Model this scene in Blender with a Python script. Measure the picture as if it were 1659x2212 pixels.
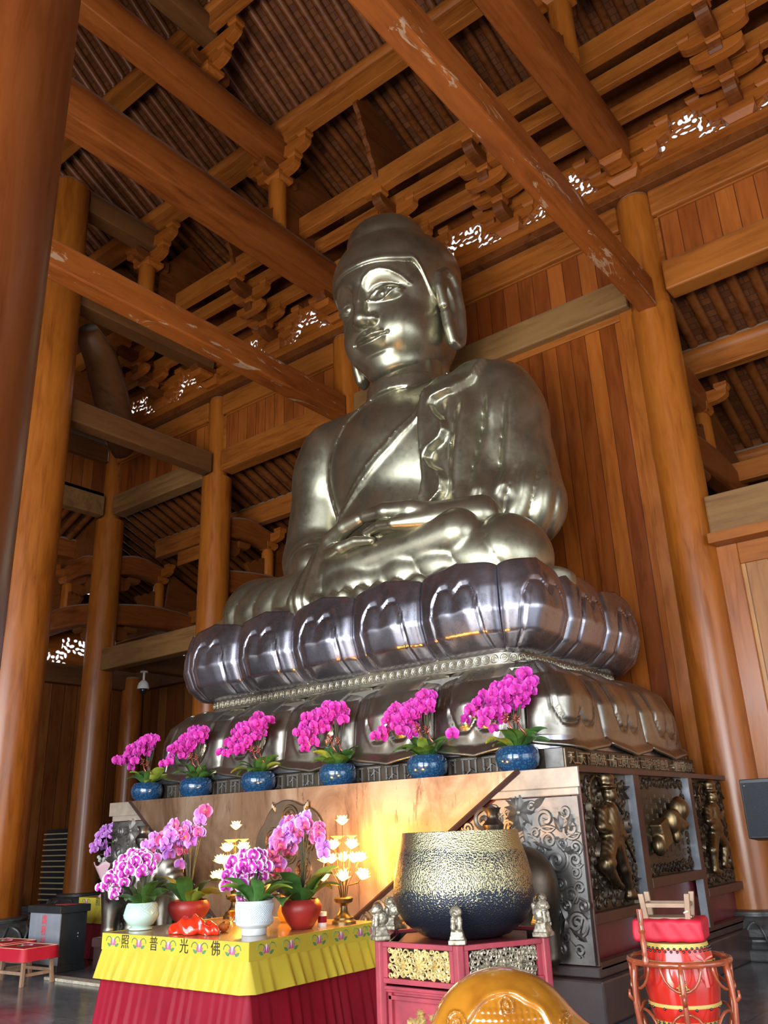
import bpy, math, random
import numpy as np
from mathutils import Vector, Matrix
for o in list(bpy.data.objects): bpy.data.objects.remove(o)
SC = bpy.context.scene
COL = SC.collection
PI = math.pi
# ---------------------------------------------------------------- camera
cam_d = bpy.data.cameras.new('camera'); cam = bpy.data.objects.new('camera', cam_d); COL.objects.link(cam)
cam.matrix_world = Matrix(((0.78158,0.24457,0.57387,0),(0.62290,-0.25288,-0.74031,0),(-0.03596,0.93586,-0.35024,1.6),(0,0,0,1)))
cam_d.sensor_fit = 'VERTICAL'; cam_d.sensor_height = 36.0
cam_d.lens = 1830.93/2212*36.0
cam_d.clip_start = .05; cam_d.clip_end = 200
SC.camera = cam
# ---------------------------------------------------------------- world, lights, exposure
SC.view_settings.view_transform = 'Standard'; SC.view_settings.look = 'None'
SC.view_settings.exposure = 0.1; SC.view_settings.gamma = 1.0
w = bpy.data.worlds.new('sky'); SC.world = w; w.use_nodes = True
bg = w.node_tree.nodes['Background']; bg.inputs[0].default_value = (.93,.96,1,1); bg.inputs[1].default_value = 1.1
def area(name, loc, rot, sx, sy, power, col):
    l = bpy.data.lights.new(name, 'AREA'); l.shape = 'RECTANGLE'; l.size = sx; l.size_y = sy; l.energy = power; l.color = col
    o = bpy.data.objects.new(name, l); COL.objects.link(o); o.location = loc; o.rotation_euler = rot; return o
R_ = math.radians
# daylight through the tall open doors behind the visitor (front of the hall) and the doors of the right side
area('daylight_front_doors', (-2.5,-4.6,3.6), (R_(97),0,0), 13, 6.0, 2500, (.80,.89,1))
area('daylight_courtyard_bounce', (-1.0,-5.5,.4), (R_(138),0,R_(-6)), 12, 5, 2600, (1,.86,.62))
area('daylight_right_doors', (9.2,3,3.4), (0,R_(82),0), 6.5, 9, 550, (.80,.89,1))
area('daylight_aisle_windows', (-24.2,13.0,4), (0,R_(-90),0), 3.0, 4, 130, (.9,.95,1))
# ---------------------------------------------------------------- helpers
def nm(o, label=None, cat=None, group=None, kind=None):
    if label: o['label'] = label
    if cat: o['category'] = cat
    if group: o['group'] = group
    if kind: o['kind'] = kind
    return o
def thing(name, label, cat, loc=(0,0,0), rz=0, group=None):
    o = bpy.data.objects.new(name, None); COL.objects.link(o)
    o.location = loc; o.rotation_euler = (0,0,rz); o.empty_display_size = .1
    return nm(o, label, cat, group)
class MB:
    def __init__(s): s.v=[]; s.f=[]; s.M=None
    def add(s, vs, fs):
        b=len(s.v)
        if s.M is not None: vs=[tuple(s.M@Vector(v)) for v in vs]
        s.v.extend([tuple(v) for v in vs]); s.f.extend([tuple(i+b for i in f) for f in fs]); return s
    def box(s,x0,x1,y0,y1,z0,z1):
        return s.add([(x0,y0,z0),(x1,y0,z0),(x1,y1,z0),(x0,y1,z0),(x0,y0,z1),(x1,y0,z1),(x1,y1,z1),(x0,y1,z1)],
            [(0,3,2,1),(4,5,6,7),(0,1,5,4),(1,2,6,5),(2,3,7,6),(3,0,4,7)])
    def prism(s,pts,a0,a1,ax='x'):
        """outline pts (2D) swept along axis ax from a0 to a1; 2D coords are the remaining axes in order"""
        n=len(pts)
        def P(p,a): return {'x':(a,p[0],p[1]),'y':(p[0],a,p[1]),'z':(p[0],p[1],a)}[ax]
        return s.add([P(p,a0) for p in pts]+[P(p,a1) for p in pts],
            [tuple(range(n))[::-1],tuple(range(n,2*n))]+[(i,(i+1)%n,n+(i+1)%n,n+i) for i in range(n)])
    def lathe(s,prof,c=(0,0,0),n=32,cap=True,sx=1,sy=1,a0=0):
        vs=[];fs=[];m=len(prof)
        for r,z in prof:
            for i in range(n):
                a=a0+2*PI*i/n; vs.append((c[0]+r*math.cos(a)*sx,c[1]+r*math.sin(a)*sy,c[2]+z))
        for j in range(m-1):
            for i in range(n): fs.append((j*n+i,j*n+(i+1)%n,(j+1)*n+(i+1)%n,(j+1)*n+i))
        if cap: fs.append(tuple(range(n))[::-1]); fs.append(tuple((m-1)*n+i for i in range(n)))
        return s.add(vs,fs)
    def tube(s,path,r,n=8,cap=True,flat=1.0):
        path=[Vector(p) for p in path]; m=len(path)
        rs=r if hasattr(r,'__len__') else [r]*m
        vs=[];fs=[]; up=Vector((0,0,1)); prev=None
        for i,p in enumerate(path):
            t=(path[min(i+1,m-1)]-path[max(i-1,0)]); t=t.normalized() if t.length>1e-9 else Vector((0,0,1))
            if prev is None:
                a=Vector((1,0,0)) if abs(t.x)<.8 else Vector((0,1,0)); u=(a-t*a.dot(t)).normalized()
            else: u=(prev-t*prev.dot(t)).normalized()
            prev=u; v=t.cross(u)
            for k in range(n):
                a=2*PI*k/n; vs.append(tuple(p+(u*math.cos(a)+v*math.sin(a)*flat)*rs[i]))
        for j in range(m-1):
            for k in range(n): fs.append((j*n+k,j*n+(k+1)%n,(j+1)*n+(k+1)%n,(j+1)*n+k))
        if cap: fs.append(tuple(range(n))[::-1]); fs.append(tuple((m-1)*n+k for k in range(n)))
        return s.add(vs,fs)
    def grid(s,fn,nu,nv,closeu=False):
        vs=[fn(i/nu,j/nv) for j in range(nv+1) for i in range(nu+(0 if closeu else 1))]
        w=nu if closeu else nu+1
        fs=[(j*w+i,j*w+(i+1)%w,(j+1)*w+(i+1)%w,(j+1)*w+i) for j in range(nv) for i in range(nu)]
        return s.add(vs,fs)
    def sphere(s,c,r,n=12,m=8):
        r=r if hasattr(r,'__len__') else (r,r,r)
        vs=[(c[0],c[1],c[2]-r[2])];fs=[]
        for j in range(1,m):
            ph=-PI/2+PI*j/m
            for i in range(n): a=2*PI*i/n; vs.append((c[0]+r[0]*math.cos(ph)*math.cos(a),c[1]+r[1]*math.cos(ph)*math.sin(a),c[2]+r[2]*math.sin(ph)))
        vs.append((c[0],c[1],c[2]+r[2])); L=len(vs)-1
        for i in range(n): fs.append((0,1+(i+1)%n,1+i)); fs.append((L,L-n+i,L-n+(i+1)%n))
        for j in range(m-2):
            for i in range(n): a=1+j*n; fs.append((a+i,a+(i+1)%n,a+n+(i+1)%n,a+n+i))
        return s.add(vs,fs)
    def build(s,name,m,parent=None,smooth=False,bevel=0,loc=None,rz=0,solid=0,seg=2,sub=0):
        me=bpy.data.meshes.new(name); me.from_pydata(s.v,[],s.f); me.update()
        if m: me.materials.append(m)
        o=bpy.data.objects.new(name,me); COL.objects.link(o)
        if parent: o.parent=parent
        if loc: o.location=loc
        if rz: o.rotation_euler=(0,0,rz)
        if smooth is True: me.shade_smooth()
        elif smooth:
            me.shade_smooth(); me.set_sharp_from_angle(angle=math.radians(smooth))
        if solid: q=o.modifiers.new('s','SOLIDIFY'); q.thickness=solid; q.offset=0
        if bevel: q=o.modifiers.new('b','BEVEL'); q.width=bevel; q.segments=seg; q.limit_method='ANGLE'; q.harden_normals=False
        if sub: q=o.modifiers.new('ss','SUBSURF'); q.levels=sub; q.render_levels=sub
        return o
def copy_tree(o,parent=None):
    c=o.copy(); COL.objects.link(c)
    if parent: c.parent=parent
    for ch in list(o.children): copy_tree(ch,c)
    return c
def lerp(a,b,t): return a+(b-a)*t
# ---- signed distance fields meshed by surface nets
def surface_nets(F,lo,h):
    nx,ny,nz=F.shape; S=F<0
    X,Y,Z=np.arange(nx-1),np.arange(ny-1),np.arange(nz-1)
    cs=[(a,b,c) for a in (0,1) for b in (0,1) for c in (0,1)]
    sub=lambda A,a,b,c:A[a:nx-1+a,b:ny-1+b,c:nz-1+c]
    cnt=sum(sub(S,*c).astype(np.int8) for c in cs); act=(cnt>0)&(cnt<8)
    idx=-np.ones(act.shape,np.int64); ids=np.argwhere(act); idx[act]=np.arange(len(ids))
    P=np.zeros((len(ids),3)); W=np.zeros(len(ids))
    vals={c:F[ids[:,0]+c[0],ids[:,1]+c[1],ids[:,2]+c[2]] for c in cs}
    for i,c in enumerate(cs):
        for ax in range(3):
            if c[ax]==0:
                d=list(c); d[ax]=1; d=tuple(d); a=vals[c]; b=vals[d]; m=(a<0)!=(b<0)
                t=np.where(m,a/np.where(m,a-b,1),0)
                for k in range(3): P[:,k]+=np.where(m,(t if k==ax else c[k]),0)
                W+=m
    P/=W[:,None]; V=(ids+P)*h+np.array(lo)
    Q=[]
    for ax in range(3):
        s0=[slice(None)]*3; s1=[slice(None)]*3; s0[ax]=slice(0,-1); s1[ax]=slice(1,None)
        a=S[tuple(s0)]; b=S[tuple(s1)]; e=np.argwhere(a!=b); o=[k for k in range(3) if k!=ax]
        ok=(e[:,o[0]]>0)&(e[:,o[1]]>0)&(e[:,o[0]]<F.shape[o[0]]-1)&(e[:,o[1]]<F.shape[o[1]]-1); e=e[ok]
        sg=S[tuple(e.T)]
        def at(d0,d1):
            q=e.copy(); q[:,o[0]]+=d0; q[:,o[1]]+=d1; return idx[tuple(q.T)]
        q=np.stack([at(-1,-1),at(0,-1),at(0,0),at(-1,0)],1)
        flip=~sg if ax!=1 else sg
        q[flip]=q[flip][:,::-1]; Q.append(q)
    return V,np.concatenate(Q)
def sdf_mesh(name,fn,lo,hi,h,mat_,parent=None,smooth_it=0):
    n=[int((hi[k]-lo[k])/h)+2 for k in range(3)]
    F=np.empty(n,np.float32)
    x=lo[0]+h*np.arange(n[0]);y=lo[1]+h*np.arange(n[1]);z=lo[2]+h*np.arange(n[2])
    step=max(1,int(1.2e6/(n[1]*n[2])))
    for i in range(0,n[0],step):
        F[i:i+step]=fn(*np.meshgrid(x[i:i+step],y,z,indexing='ij'))
    V,Q=surface_nets(F,lo,h)
    me=bpy.data.meshes.new(name); me.vertices.add(len(V)); me.vertices.foreach_set('co',V.astype(np.float32).ravel())
    me.loops.add(len(Q)*4); me.loops.foreach_set('vertex_index',Q.astype(np.int32).ravel())
    me.polygons.add(len(Q)); me.polygons.foreach_set('loop_start',np.arange(0,len(Q)*4,4,dtype=np.int32)); 
    me.update(calc_edges=True); me.validate(); me.shade_smooth(); me.materials.append(mat_)
    o=bpy.data.objects.new(name,me); COL.objects.link(o)
    if parent: o.parent=parent
    if smooth_it: q=o.modifiers.new('sm','SMOOTH'); q.factor=.5; q.iterations=smooth_it
    return o
def smin(a,b,k): 
    h=np.clip(.5+.5*(b-a)/k,0,1); return b*(1-h)+a*h-k*h*(1-h)
def smax(a,b,k): return -smin(-a,-b,k)
def ell(X,Y,Z,c,r):
    px,py,pz=(X-c[0]),(Y-c[1]),(Z-c[2])
    k0=np.sqrt((px/r[0])**2+(py/r[1])**2+(pz/r[2])**2)+1e-6; k1=np.sqrt((px/r[0]**2)**2+(py/r[1]**2)**2+(pz/r[2]**2)**2)+1e-6
    return k0*(k0-1)/k1
def cap(X,Y,Z,a,b,ra,rb,sc=(1,1,1)):
    a=np.array(a,float);b=np.array(b,float);ba=b-a
    px,py,pz=X-a[0],Y-a[1],Z-a[2]
    t=np.clip((px*ba[0]+py*ba[1]+pz*ba[2])/(ba@ba),0,1)
    return np.sqrt(((px-t*ba[0])/sc[0])**2+((py-t*ba[1])/sc[1])**2+((pz-t*ba[2])/sc[2])**2)-(ra+(rb-ra)*t)
def polyd(X,Z,pts):
    """distance to 2D polyline"""
    d=None
    for (x0,z0),(x1,z1) in zip(pts[:-1],pts[1:]):
        bx,bz=x1-x0,z1-z0; t=np.clip(((X-x0)*bx+(Z-z0)*bz)/(bx*bx+bz*bz),0,1)
        e=np.hypot(X-x0-t*bx,Z-z0-t*bz); d=e if d is None else np.minimum(d,e)
    return d
def polyin(X,Z,pts):
    r=np.zeros(X.shape,bool); n=len(pts)
    for i in range(n):
        (x0,z0),(x1,z1)=pts[i],pts[(i+1)%n]
        if z0==z1: continue
        r^=((z0>Z)!=(z1>Z))&(X<(x1-x0)*(Z-z0)/(z1-z0)+x0)
    return r
def sdpoly(X,Z,pts):
    d=polyd(X,Z,list(pts)+[pts[0]]); return np.where(polyin(X,Z,pts),-d,d)
def sstep(x,a,b):
    t=np.clip((x-a)/(b-a),0,1); return t*t*(3-2*t)
# ---------------------------------------------------------------- materials
class NT:
    def __init__(s,name):
        s.m=bpy.data.materials.new(name); s.m.use_nodes=True; s.t=s.m.node_tree; s.b=s.t.nodes['Principled BSDF']
    def n(s,ty,**k):
        q=s.t.nodes.new(ty)
        for a,b in k.items():
            if a.startswith('i_'): q.inputs[a[2:].replace('_',' ')].default_value=b
            else: setattr(q,a,b)
        return q
    def l(s,a,b): s.t.links.new(a,b)
    def math(s,op,a,b=None,c=None,clamp=False):
        q=s.t.nodes.new('ShaderNodeMath'); q.operation=op; q.use_clamp=clamp
        for i,x in enumerate((a,b,c)):
            if x is None: continue
            if isinstance(x,(int,float)): q.inputs[i].default_value=x
            else: s.l(x,q.inputs[i])
        return q.outputs[0]
    def mix(s,fac,a,b,mode='MIX'):
        q=s.t.nodes.new('ShaderNodeMix'); q.data_type='RGBA'; q.blend_type=mode
        for i,x in ((0,fac),(6,a),(7,b)):
            if isinstance(x,(int,float)): q.inputs[i].default_value=x
            elif isinstance(x,tuple): q.inputs[i].default_value=(*x,1) if len(x)==3 else x
            else: s.l(x,q.inputs[i])
        return q.outputs[2]
    def ramp(s,fac,stops):
        q=s.t.nodes.new('ShaderNodeValToRGB'); e=q.color_ramp.elements
        while len(e)<len(stops): e.new(.5)
        for i,(p,c) in enumerate(stops): e[i].position=p; e[i].color=(*c,1) if hasattr(c,'__len__') else (c,c,c,1)
        s.l(fac,q.inputs[0]); return q.outputs[0]
    def noise(s,vec,scale,detail=4,rough=.55,dist=0):
        q=s.n('ShaderNodeTexNoise'); q.inputs['Scale'].default_value=scale; q.inputs['Detail'].default_value=detail; q.inputs['Roughness'].default_value=rough; q.inputs['Distortion'].default_value=dist
        s.l(vec,q.inputs['Vector']); return q.outputs[0]
    def coord(s,sc=(1,1,1)):
        c=s.n('ShaderNodeTexCoord'); m=s.n('ShaderNodeMapping'); m.inputs['Scale'].default_value=sc; s.l(c.outputs['Object'],m.inputs[0]); return m.outputs[0]
    def bump(s,h,st,dist=.02):
        q=s.n('ShaderNodeBump'); q.inputs['Strength'].default_value=st; q.inputs['Distance'].default_value=dist; s.l(h,q.inputs['Height']); s.l(q.outputs[0],s.b.inputs['Normal']); return q
    def set(s,**k):
        for a,b in k.items():
            i=s.b.inputs[a.replace('_',' ')]
            if isinstance(b,tuple) and len(b)==3: b=(*b,1)
            if isinstance(b,(int,float,tuple)): i.default_value=b
            else: s.l(b,i)
        return s.m
def mix3(a,b,t): return tuple(a[i]*(1-t)+b[i]*t for i in range(3))
def wood(name,base,axis='x',var=.45,rough=.36,dust=0.0,plank=None,scale=1.0,coat=.0,k=(.80,.62,.42),worn=0):
    base=tuple(a*b for a,b in zip(base,k)); n=NT(name); sc={'x':(.12,1,1),'y':(1,.12,1),'z':(1,1,.12)}[axis]
    v=n.coord(tuple(k*scale for k in sc))
    g=n.noise(v,9,6,.62,.6); g2=n.noise(v,55,3,.6); big=n.noise(n.coord(tuple((.25 if k<1 else 1) for k in sc)),1.1,3,.6,.8)
    dk=mix3(base,(base[0]*.35,base[1]*.26,base[2]*.2),var*1.3); lt=mix3(base,(min(1,base[0]*1.55),base[1]*1.75,base[2]*1.7),var)
    c=n.ramp(g,[(.30,dk),(.5,base),(.72,lt)])
    c=n.mix(n.math('MULTIPLY',g2,.30),c,dk,'MIX')
    c=n.mix(n.ramp(big,[(.42,0.0),(.68,.75)]),c,lt,'MIX')
    c=n.mix(n.ramp(big,[(.25,.7),(.40,0.0)]),c,dk,'MIX')
    h=g
    if worn:
        wn_=n.noise(n.coord((1.6,.55,2.2)),1.9,5,.7,1.2); c=n.mix(n.ramp(wn_,[(.60,0.0),(.63,worn)]),c,(.42,.29,.18))
    if plank:
        ax,wd=plank
        sp=n.n('ShaderNodeSeparateXYZ'); tc=n.n('ShaderNodeTexCoord'); n.l(tc.outputs['Object'],sp.inputs[0])
        q=n.math('DIVIDE',sp.outputs['XYZ'.index(ax.upper())],wd); fl=n.math('FLOOR',q); fr=n.math('FRACT',q)
        wn=n.n('ShaderNodeTexWhiteNoise',noise_dimensions='1D'); n.l(fl,wn.inputs['W'])
        c=n.mix(.8,c,n.ramp(wn.outputs[0],[(0,(.60,.50,.45)),(.5,(1,1,1)),(1,(1.35,1.5,1.4))]),'MULTIPLY')
        e=n.math('LESS_THAN',n.math('MINIMUM',fr,n.math('SUBTRACT',1,fr)),.022)
        c=n.mix(e,c,mix3(dk,(.02,.01,.005),.6)); 
    if dust:
        ge=n.n('ShaderNodeNewGeometry'); s2=n.n('ShaderNodeSeparateXYZ'); n.l(ge.outputs['Normal'],s2.inputs[0])
        d=n.ramp(n.math('ADD',s2.outputs[2],n.math('MULTIPLY',big,.25)),[(.45,0.0),(.75,dust)])
        c=n.mix(d,c,(.30,.27,.22)); 
    n.set(Base_Color=c,Roughness=n.ramp(g,[(.2,rough*.8),(.8,min(1,rough*1.4))]),Coat_Weight=coat,Coat_Roughness=.2,Specular_IOR_Level=.5 if coat>.2 else .28)
    n.bump(h,.12,.02); return n.m
WB=(.36,.125,.030)
M={}
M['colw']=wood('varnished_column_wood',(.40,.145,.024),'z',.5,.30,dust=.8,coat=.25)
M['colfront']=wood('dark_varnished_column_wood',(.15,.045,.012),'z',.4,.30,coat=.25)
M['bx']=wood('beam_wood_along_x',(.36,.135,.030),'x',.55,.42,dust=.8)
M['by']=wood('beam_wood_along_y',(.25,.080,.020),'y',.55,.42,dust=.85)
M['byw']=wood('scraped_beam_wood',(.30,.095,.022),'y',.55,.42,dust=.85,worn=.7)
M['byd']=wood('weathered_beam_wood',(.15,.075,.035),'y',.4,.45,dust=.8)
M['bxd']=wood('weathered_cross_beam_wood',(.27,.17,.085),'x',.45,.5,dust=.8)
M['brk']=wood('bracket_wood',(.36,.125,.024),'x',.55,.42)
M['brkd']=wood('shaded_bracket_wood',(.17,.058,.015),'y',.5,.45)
M['raf']=wood('rafter_wood',(.17,.060,.018),'y',.55,.36,coat=.12)
M['planks']=wood('wall_plank_wood',(.33,.105,.020),'z',.5,.36,plank=('x',.27),coat=.15)
M['planksr']=wood('honey_wall_plank_wood',(.44,.215,.085),'z',.4,.4,plank=('x',.30),coat=.1,k=(.95,.88,.8))
M['planksb']=wood('deep_brown_wall_plank_wood',(.22,.085,.028),'z',.5,.40,plank=('x',.40))
M['planksby']=wood('deep_brown_side_plank_wood',(.22,.085,.028),'z',.5,.40,plank=('y',.40))
M['panelx']=wood('upper_panel_wood',(.33,.105,.027),'z',.45,.4,plank=('x',.30))
M['panely']=wood('upper_side_panel_wood',(.24,.085,.027),'z',.45,.4,plank=('y',.30))
def tiles():
    n=NT('roof_boarding'); b=n.n('ShaderNodeTexBrick'); b.offset=.5
    v=n.coord((1,1,1)); n.l(v,b.inputs['Vector']); b.inputs['Scale'].default_value=1
    b.inputs['Color1'].default_value=(.16,.050,.015,1); b.inputs['Color2'].default_value=(.09,.028,.010,1); b.inputs['Mortar'].default_value=(.045,.02,.012,1)
    b.inputs['Mortar Size'].default_value=.006; b.inputs['Brick Width'].default_value=.32; b.inputs['Row Height'].default_value=.12
    n.set(Base_Color=b.outputs[0],Roughness=.6,Specular_IOR_Level=.2); return n.m
M['tile']=tiles()
def simple(name,c,rough=.5,metal=0,var=0,scale=4,bump=0,bs=20,**k):
    n=NT(name); v=n.coord()
    if var:
        no=n.noise(v,scale,5,.6); c1=tuple(x*(1-var) for x in c); c2=tuple(min(1,x*(1+var)) for x in c)
        col=n.ramp(no,[(.3,c1),(.7,c2)])
    else: col=c
    if bump: n.bump(n.noise(v,bs,4,.6),bump,.01)
    return n.set(Base_Color=col,Roughness=rough,Metallic=metal,**k)
def bronze(name,c,c2,rough=.27,tint=None,bumpd=.010,metal=1.0):
    n=NT(name); v=n.coord(); a=n.noise(v,1.3,5,.6,.3); b=n.noise(v,14,4,.6); s=n.noise(v,.9,2,.5)
    col=n.ramp(a,[(.3,c2),(.6,c)])
    col=n.mix(n.ramp(b,[(.55,0.0),(.75,.35)]),col,tuple(x*.45 for x in c2))
    n.set(Base_Color=col,Metallic=metal,Roughness=n.ramp(n.math('ADD',n.math('MULTIPLY',a,.6),n.math('MULTIPLY',b,.4)),[(.3,rough*.75),(.7,rough*1.5)]))
    n.bump(s,.5,bumpd*6); return n.m
M['bronze']=bronze('burnished_bronze',(.43,.405,.295),(.32,.30,.215),.30,bumpd=.005,metal=.91)
M['lotusbr']=bronze('sky_tinted_polished_bronze',(.42,.41,.475),(.31,.30,.34),.25,bumpd=.003,metal=.95)  # bluish tint in the base colour stands in for reflected sky on the petals
M['darkbr']=bronze('aged_dark_bronze',(.13,.10,.07),(.06,.045,.035),.34,metal=.85)
M['relief']=bronze('pewter_relief_bronze',(.27,.26,.245),(.12,.112,.10),.44,metal=.85)
M['copper']=None
def copper():
    n=NT('stained_copper_sheet'); v=n.coord(); a=n.noise(n.coord((1,1,.5)),1.6,6,.65,.7); b=n.noise(n.coord((2.2,1,.35)),5,5,.7,1.0); 
    col=n.ramp(a,[(.3,(.24,.125,.065)),(.5,(.46,.29,.18)),(.7,(.62,.48,.35))])
    col=n.mix(n.ramp(b,[(.58,0.0),(.66,.75)]),col,(.20,.11,.065))
    n.set(Base_Color=col,Metallic=.85,Roughness=n.ramp(a,[(.3,.3),(.7,.48)])); n.bump(n.noise(v,2,3,.5),.3,.03); return n.m
M['copper']=copper()
M['stoneb']=simple('dark_carved_stone',(.075,.075,.075),.32,0,.4,6,.3,30)
M['plinth']=simple('dark_brown_lacquered_plinth',(.055,.032,.030),.30,0,.3,3)
M['frame']=simple('reddish_brown_metal_frame',(.085,.035,.027),.35,.35,.25,3)
M['maroon']=simple('maroon_lacquer_panel',(.13,.022,.026),.30,0,.3,2)
M['slate']=simple('blue_grey_metal_edge',(.30,.33,.38),.4,.6,.15,5)
def floor_m():
    n=NT('polished_grey_stone_floor'); v=n.coord(); a=n.noise(v,1.4,6,.6,1.2); b=n.noise(v,7,5,.6,2)
    br=n.n('ShaderNodeTexBrick'); br.offset=0; n.l(v,br.inputs['Vector']); br.inputs['Scale'].default_value=1; br.inputs['Brick Width'].default_value=.9; br.inputs['Row Height'].default_value=.9; br.inputs['Mortar Size'].default_value=.006
    br.inputs['Color1'].default_value=(1,1,1,1); br.inputs['Color2'].default_value=(.8,.82,.85,1); br.inputs['Mortar'].default_value=(.45,.45,.45,1)
    c=n.ramp(n.math('ADD',n.math('MULTIPLY',a,.5),n.math('MULTIPLY',b,.5)),[(.35,(.085,.095,.11)),(.6,(.20,.225,.25)),(.75,(.33,.36,.39))])
    c=n.mix(1.0,c,br.outputs[0],'MULTIPLY'); n.set(Base_Color=c,Roughness=.16,Specular_IOR_Level=.6); n.bump(b,.08,.01); return n.m
M['floor']=floor_m()
M['white']=simple('white_plastic',(.82,.82,.78),.35)
M['black']=simple('black_plastic',(.018,.022,.028),.4)
M['glassdark']=simple('dark_smoked_dome',(.02,.02,.02),.08)
# ================================================================ the setting
def struct(o,label): return nm(o,label=label,kind='structure')
o=MB().box(-27,12,-9,18,-.3,0).build('floor',M['floor']); struct(o,'polished dark grey stone floor of the hall')
o=MB().box(-60,40,-60,-9,-.4,-.05).build('ground',simple('pale_courtyard_paving',(.5,.48,.44),.8)); struct(o,'pale courtyard paving outside the front doors')
YB=12.0
# --- plank walls
def plank_wall(name,x0,x1,y,z0,z1,m,label,fr=.22,frm='bx'):
    r=MB().box(x0,x1,y,y+.08,z0,z1).build(name,M[m]); struct(r,label)
    b=MB(); b.box(x0,x0+fr,y-.05,y,z0,z1); b.box(x1-fr,x1,y-.05,y,z0,z1); b.build('stile',M['colw'],r,bevel=.01)
    MB().box(x0+fr,x1-fr,y-.04,y,z1-.30,z1).build('rail',M[frm],r,bevel=.01); return r
plank_wall('wall_back',-9.85,-3.98,YB,0,9.6,'planks','tall wall of upright varnished planks behind the seated statue')
plank_wall('wall_right',-3.36,8.5,YB,0,5.17,'planksr','honey coloured plank wall right of the tall right-hand column',.30)
plank_wall('wall_center',-13.9,-10.4,YB,0,5.17,'planksb','plank wall behind the left end of the throne',.25)
o=MB().box(-22.6,9,16.0,16.1,0,6.34).build('wall_rear',M['planksb']); struct(o,'dark brown plank wall at the far side of the rear aisle')
o=MB().box(-22.5,-22.36,-5,16.0,0,6.34).build('wall_left',M['planksby']); struct(o,'dark brown plank wall at the far left of the hall')
o=MB().box(9.3,9.4,-5,16,6.9,20).build('wall_side',M['planksby']); struct(o,'plank wall over the right-hand doors')
o=MB().box(-22.5,9.3,-5.1,-5,6.7,16).build('wall_front',M['planksb']); struct(o,'plank wall over the front doors')
b=MB()
for x in (-22.4,-17.5,-12.5,-7.5,-2.5,2.5,7.5): b.box(x-.35,x+.35,-5.15,-4.95,0,6.7)
o=b.build('door_1',M['planksb']); struct(o,'frames of the open front doors')
# panels between the two levels of tie beam in the rear wall
for x0,x1,s in ((-9.9,-3.95,'above the back wall'),(-13.95,-10.35,'left of the statue head'),(-18.15,-14.45,'between the two left-hand rear columns'),(-3.4,8.5,'above the rafters right of the tall column')):
    r=MB().box(x0,x1,YB,YB+.06,9.85,11.05).build('wall_panel',M['panelx']); struct(r,'band of upright reddish planks '+s)
    b=MB(); b.box(x0,x0+.09,YB-.05,YB,9.9,11.0); b.box(x1-.09,x1,YB-.05,YB,9.9,11.0); b.box(x0,x1,YB-.05,YB,10.90,10.99); b.build('frame',M['bx'],r,bevel=.008)
r=MB().box(-18.46,-18.4,-4,12.0,9.85,11.05).build('wall_panel',M['panely']); struct(r,'band of upright reddish planks along the left row of columns')
# upper back boards behind the brackets, and side closures
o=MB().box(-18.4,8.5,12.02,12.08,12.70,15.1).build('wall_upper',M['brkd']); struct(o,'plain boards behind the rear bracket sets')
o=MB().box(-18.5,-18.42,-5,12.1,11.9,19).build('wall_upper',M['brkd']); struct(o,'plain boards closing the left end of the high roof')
# --- roofs.  section: ridge (6.75,17.9) P2 (7.85,17.1) P1 (9.95,15.85) eave (12.7,14.8)
def slope(name,x0,x1,ya,za,yb,zb,label,n,r=.082,dx=.32,ax='y',m='raf'):
    b=MB(); t=.16
    if ax=='y': b.add([(x0,ya,za+t),(x1,ya,za+t),(x1,yb,zb+t),(x0,yb,zb+t),(x0,ya,za+t+.1),(x1,ya,za+t+.1),(x1,yb,zb+t+.1),(x0,yb,zb+t+.1)],[(0,1,2,3),(7,6,5,4),(0,4,5,1),(1,5,6,2),(2,6,7,3),(3,7,4,0)])
    else: b.add([(ya,x0,za+t),(yb,x0,zb+t),(yb,x1,zb+t),(ya,x1,za+t),(ya,x0,za+t+.1),(yb,x0,zb+t+.1),(yb,x1,zb+t+.1),(ya,x1,za+t+.1)],[(0,1,2,3),(7,6,5,4),(0,4,5,1),(1,5,6,2),(2,6,7,3),(3,7,4,0)])
    c=b.build(name,M['tile']); struct(c,label)
    if n:
        L=math.hypot(yb-ya,zb-za); rb=MB().lathe([(r,0),(r,L)],n=10).build('rafter',M[m],c,smooth=40)
        i=0
        while True:
            x=x0+.16+i*dx
            if x>x1 or i>=99: break
            q=rb if i==0 else rb.copy()
            if i: COL.objects.link(q); q.parent=c
            d=Vector((0,yb-ya,zb-za)) if ax=='y' else Vector((yb-ya,0,zb-za))
            q.rotation_mode='QUATERNION'; q.rotation_quaternion=Vector((0,0,1)).rotation_difference(d)
            q.location=(x,ya,za+.06) if ax=='y' else (ya,x,za+.06)
            if i: q.scale=(1,1,1)
            i+=1
    return c
slope('ceiling',-18.4,2.3,7.75,17.13,10.1,15.78,'upper rear slope of the roof with round rafters over small boards',1)
slope('ceiling',-18.4,2.3,9.95,15.86,12.8,14.82,'lower rear slope of the roof with round rafters over small boards',1)
slope('ceiling',-18.4,2.3,6.75,17.95,7.95,17.02,'steep strip of roof under the ridge with round rafters',1)
slope('ceiling',2.3,9.4,6.75,17.95,12.8,14.82,'roof slope beyond the frame on the right',0)
slope('ceiling',-18.4,9.4,6.75,17.95,-5.2,13.4,'front slope of the roof over the visitor',0)
slope('ceiling',-22.5,9.4,12.02,9.85,16.4,7.95,'lean-to roof of the rear aisle with round rafters',1,r=.085,dx=.33)
slope('ceiling',-5.2,12.0,-18.4,9.85,-22.7,7.95,'lean-to roof of the left aisle with round rafters',1,r=.085,dx=.33,ax='x')
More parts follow.
